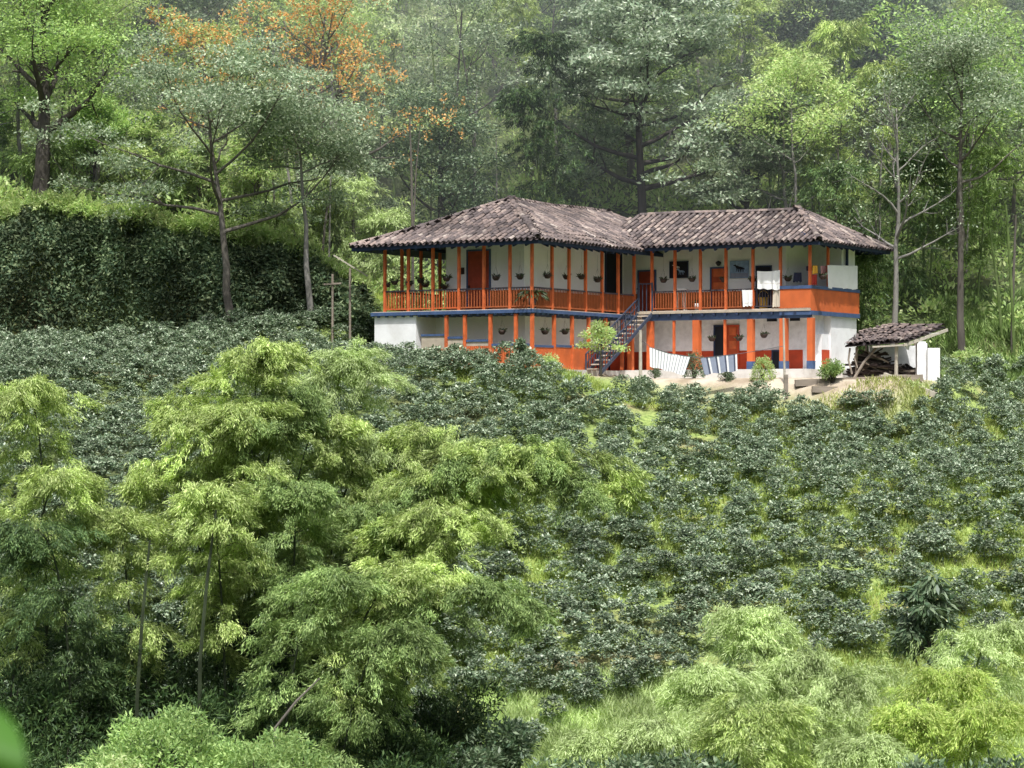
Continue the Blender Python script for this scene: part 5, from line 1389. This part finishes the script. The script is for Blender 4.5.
add('wood_tree', 'hazy_leaf', 'hazy pale green distant tree', h=11, seed=305, r=.16, fork=.4, nl=12, ll=.36, csize=.13, nleaf=12000, L=0.24, Wd=0.099, extra=14)
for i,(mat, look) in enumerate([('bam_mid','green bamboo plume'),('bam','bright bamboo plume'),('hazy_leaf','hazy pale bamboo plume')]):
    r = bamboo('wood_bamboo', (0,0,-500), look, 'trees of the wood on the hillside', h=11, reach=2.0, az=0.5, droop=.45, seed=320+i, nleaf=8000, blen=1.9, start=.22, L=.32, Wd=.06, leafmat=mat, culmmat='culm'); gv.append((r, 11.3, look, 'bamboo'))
add('wood_tree', 'light_leaf', 'slender tree with pale bare trunk', h=13, seed=306, r=.13, fork=.62, nl=9, ll=.24, csize=.10, nleaf=6750, L=0.21, Wd=0.084, barkmat='bark_pale', extra=8)
add('wood_tree', 'grey_leaf', 'slender grey tree with bare trunk', h=12, seed=307, r=.12, fork=.6, nl=9, ll=.26, flat=.4, csize=.09, nleaf=6300, L=0.21, Wd=0.091, barkmat='bark_pale', extra=8, spread=.6)
g = random.Random(77); used = set()
def region(px, py):
    a_ = 'far left' if px < 120 else 'left' if px < 260 else 'orange blossom' if px < 420 else 'dark round tree' if px < 500 else 'layered tree' if px < 720 else 'bare trees' if px < 900 else 'right'
    where = {'far left':'at the far upper left','left':'above the hedge bank','orange blossom':'by the orange tree','dark round tree':'above the dark rounded tree','layered tree':'around the layered tree','bare trees':'above the right wing of the roof','right':'around the tall thin trunk'}[a_]
    return where
cnt = 0
for Y, stp in ((114,4.6),(119,4.2),(124,4.2),(130,4.4),(137,4.6),(145,5.0),(154,5.5),(164,6),(175,6),(187,7)):
    half = .2133*Y + 11; x = -half + g.uniform(0, 3)
    while x < half:
        xx = x + g.uniform(-.8,.8); y = Y + g.uniform(-2,2); x += stp
        px = 512 + F*xx/y
        a, b = to_ab(xx, y)
        if rect_dist(np.array(a), np.array(b), -8.5, 9.5, -1, 17.5) < .8: continue
        z0 = ground1(xx, y)
        if Y < 121 and (830 < px < 945 or 495 < px < 770 or 375 < px < 500 or 150 < px < 375): continue
        if Y == 114 and (300 < px < 420): continue
        w_ = [3,2,2,2,0,3,2,0]
        if px < 260: w_ = [4,2,1,2,0,3,2,0]
        elif px < 540: w_ = [1,4,0,0,6,1,3,6]
        elif px < 720: w_ = [2,1,3,3,0,3,1,0]
        elif px < 900: w_ = [3,0,2,4,0,4,1,0]
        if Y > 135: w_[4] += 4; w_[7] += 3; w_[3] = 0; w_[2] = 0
        w_ = w_ + [3, 2]
        i = g.choices(range(10), w_)[0]; proto, h0, look, cat = gv[i]
        hh = g.uniform(7.5, 12.5) if i < 8 else g.uniform(10, 14); s = hh/h0
        top = HZ - (z0+hh)/y*F
        if Y < 121 and top < 60 and 120 < px < 700: s *= .8
        o = proto if i not in used else copy_tree(proto)
        used.add(i)
        o.location = (xx, y, z0-.2); o.rotation_euler = (0,0,g.uniform(0,6.28)); s2 = s*g.uniform(.9,1.15); o.scale = (s2, s2, s)
        o['label'] = look + ' in the wood ' + region(px, 0); cnt += 1
for i,(r,_,_,_) in enumerate(gv):
    if i not in used:
        for c in list(r.children): bpy.data.objects.remove(c)
        bpy.data.objects.remove(r)
print('wood', cnt)
# undergrowth of the wood
g = np.random.default_rng(55); nc = 1800; per = 60
px = g.uniform(-150, 1190, nc); y = 108.5 + 46*g.random(nc)**1.3; x = (px-512)/F*y
a, b = to_ab(x, y); k = rect_dist(a, b, -8.5, 9.5, -1, 17) > .6; k &= ~((px > 925) & (y < 106)); x, y = x[k], y[k]; nc = len(x)
z = ground(x, y); rr_ = g.uniform(.5, 1.3, nc)
v = unit(g.normal(0,1,(nc*per,3))); v[:,2] = np.abs(v[:,2])
P = np.repeat(np.stack([x,y,z],1), per, 0) + v*np.repeat(rr_, per)[:,None]*np.array([1,1,1.2])*g.uniform(.6,1.05,(nc*per,1))
V, FQ = leaf_quads(P, v + g.normal(0,.5,v.shape), g, .34, .13, .8)
tag(link('undergrowth', np_mesh('undergrowth', V, FQ, M['light_leaf'])), 'low green undergrowth on the floor of the wood', 'undergrowth', None, 'stuff')
# thin haze hanging in the wood
hz = new_mat('hillside_haze'); m_, nt_, out_ = hz
v_ = nt_.nodes.new('ShaderNodeVolumeScatter'); v_.inputs['Color'].default_value = (.86,.93,1,1); v_.inputs['Density'].default_value = .0070; v_.inputs['Anisotropy'].default_value = 0
nt_.links.new(v_.outputs[0], out_.inputs['Volume'])
hb = MB().add([(-160,108,-5),(160,108,-5),(160,260,-5),(-160,260,-5),(-160,108,26),(160,108,26),(160,260,120),(-160,260,120)], [(3,2,1,0),(4,5,6,7),(0,1,5,4),(1,2,6,5),(2,3,7,6),(3,0,4,7)]).build('haze', m_, None, (0, 0, 0))
tag(hb, 'thin pale haze hanging in the wood on the hillside', 'haze', None, 'stuff')
SC.cycles.volume_bounces = 0
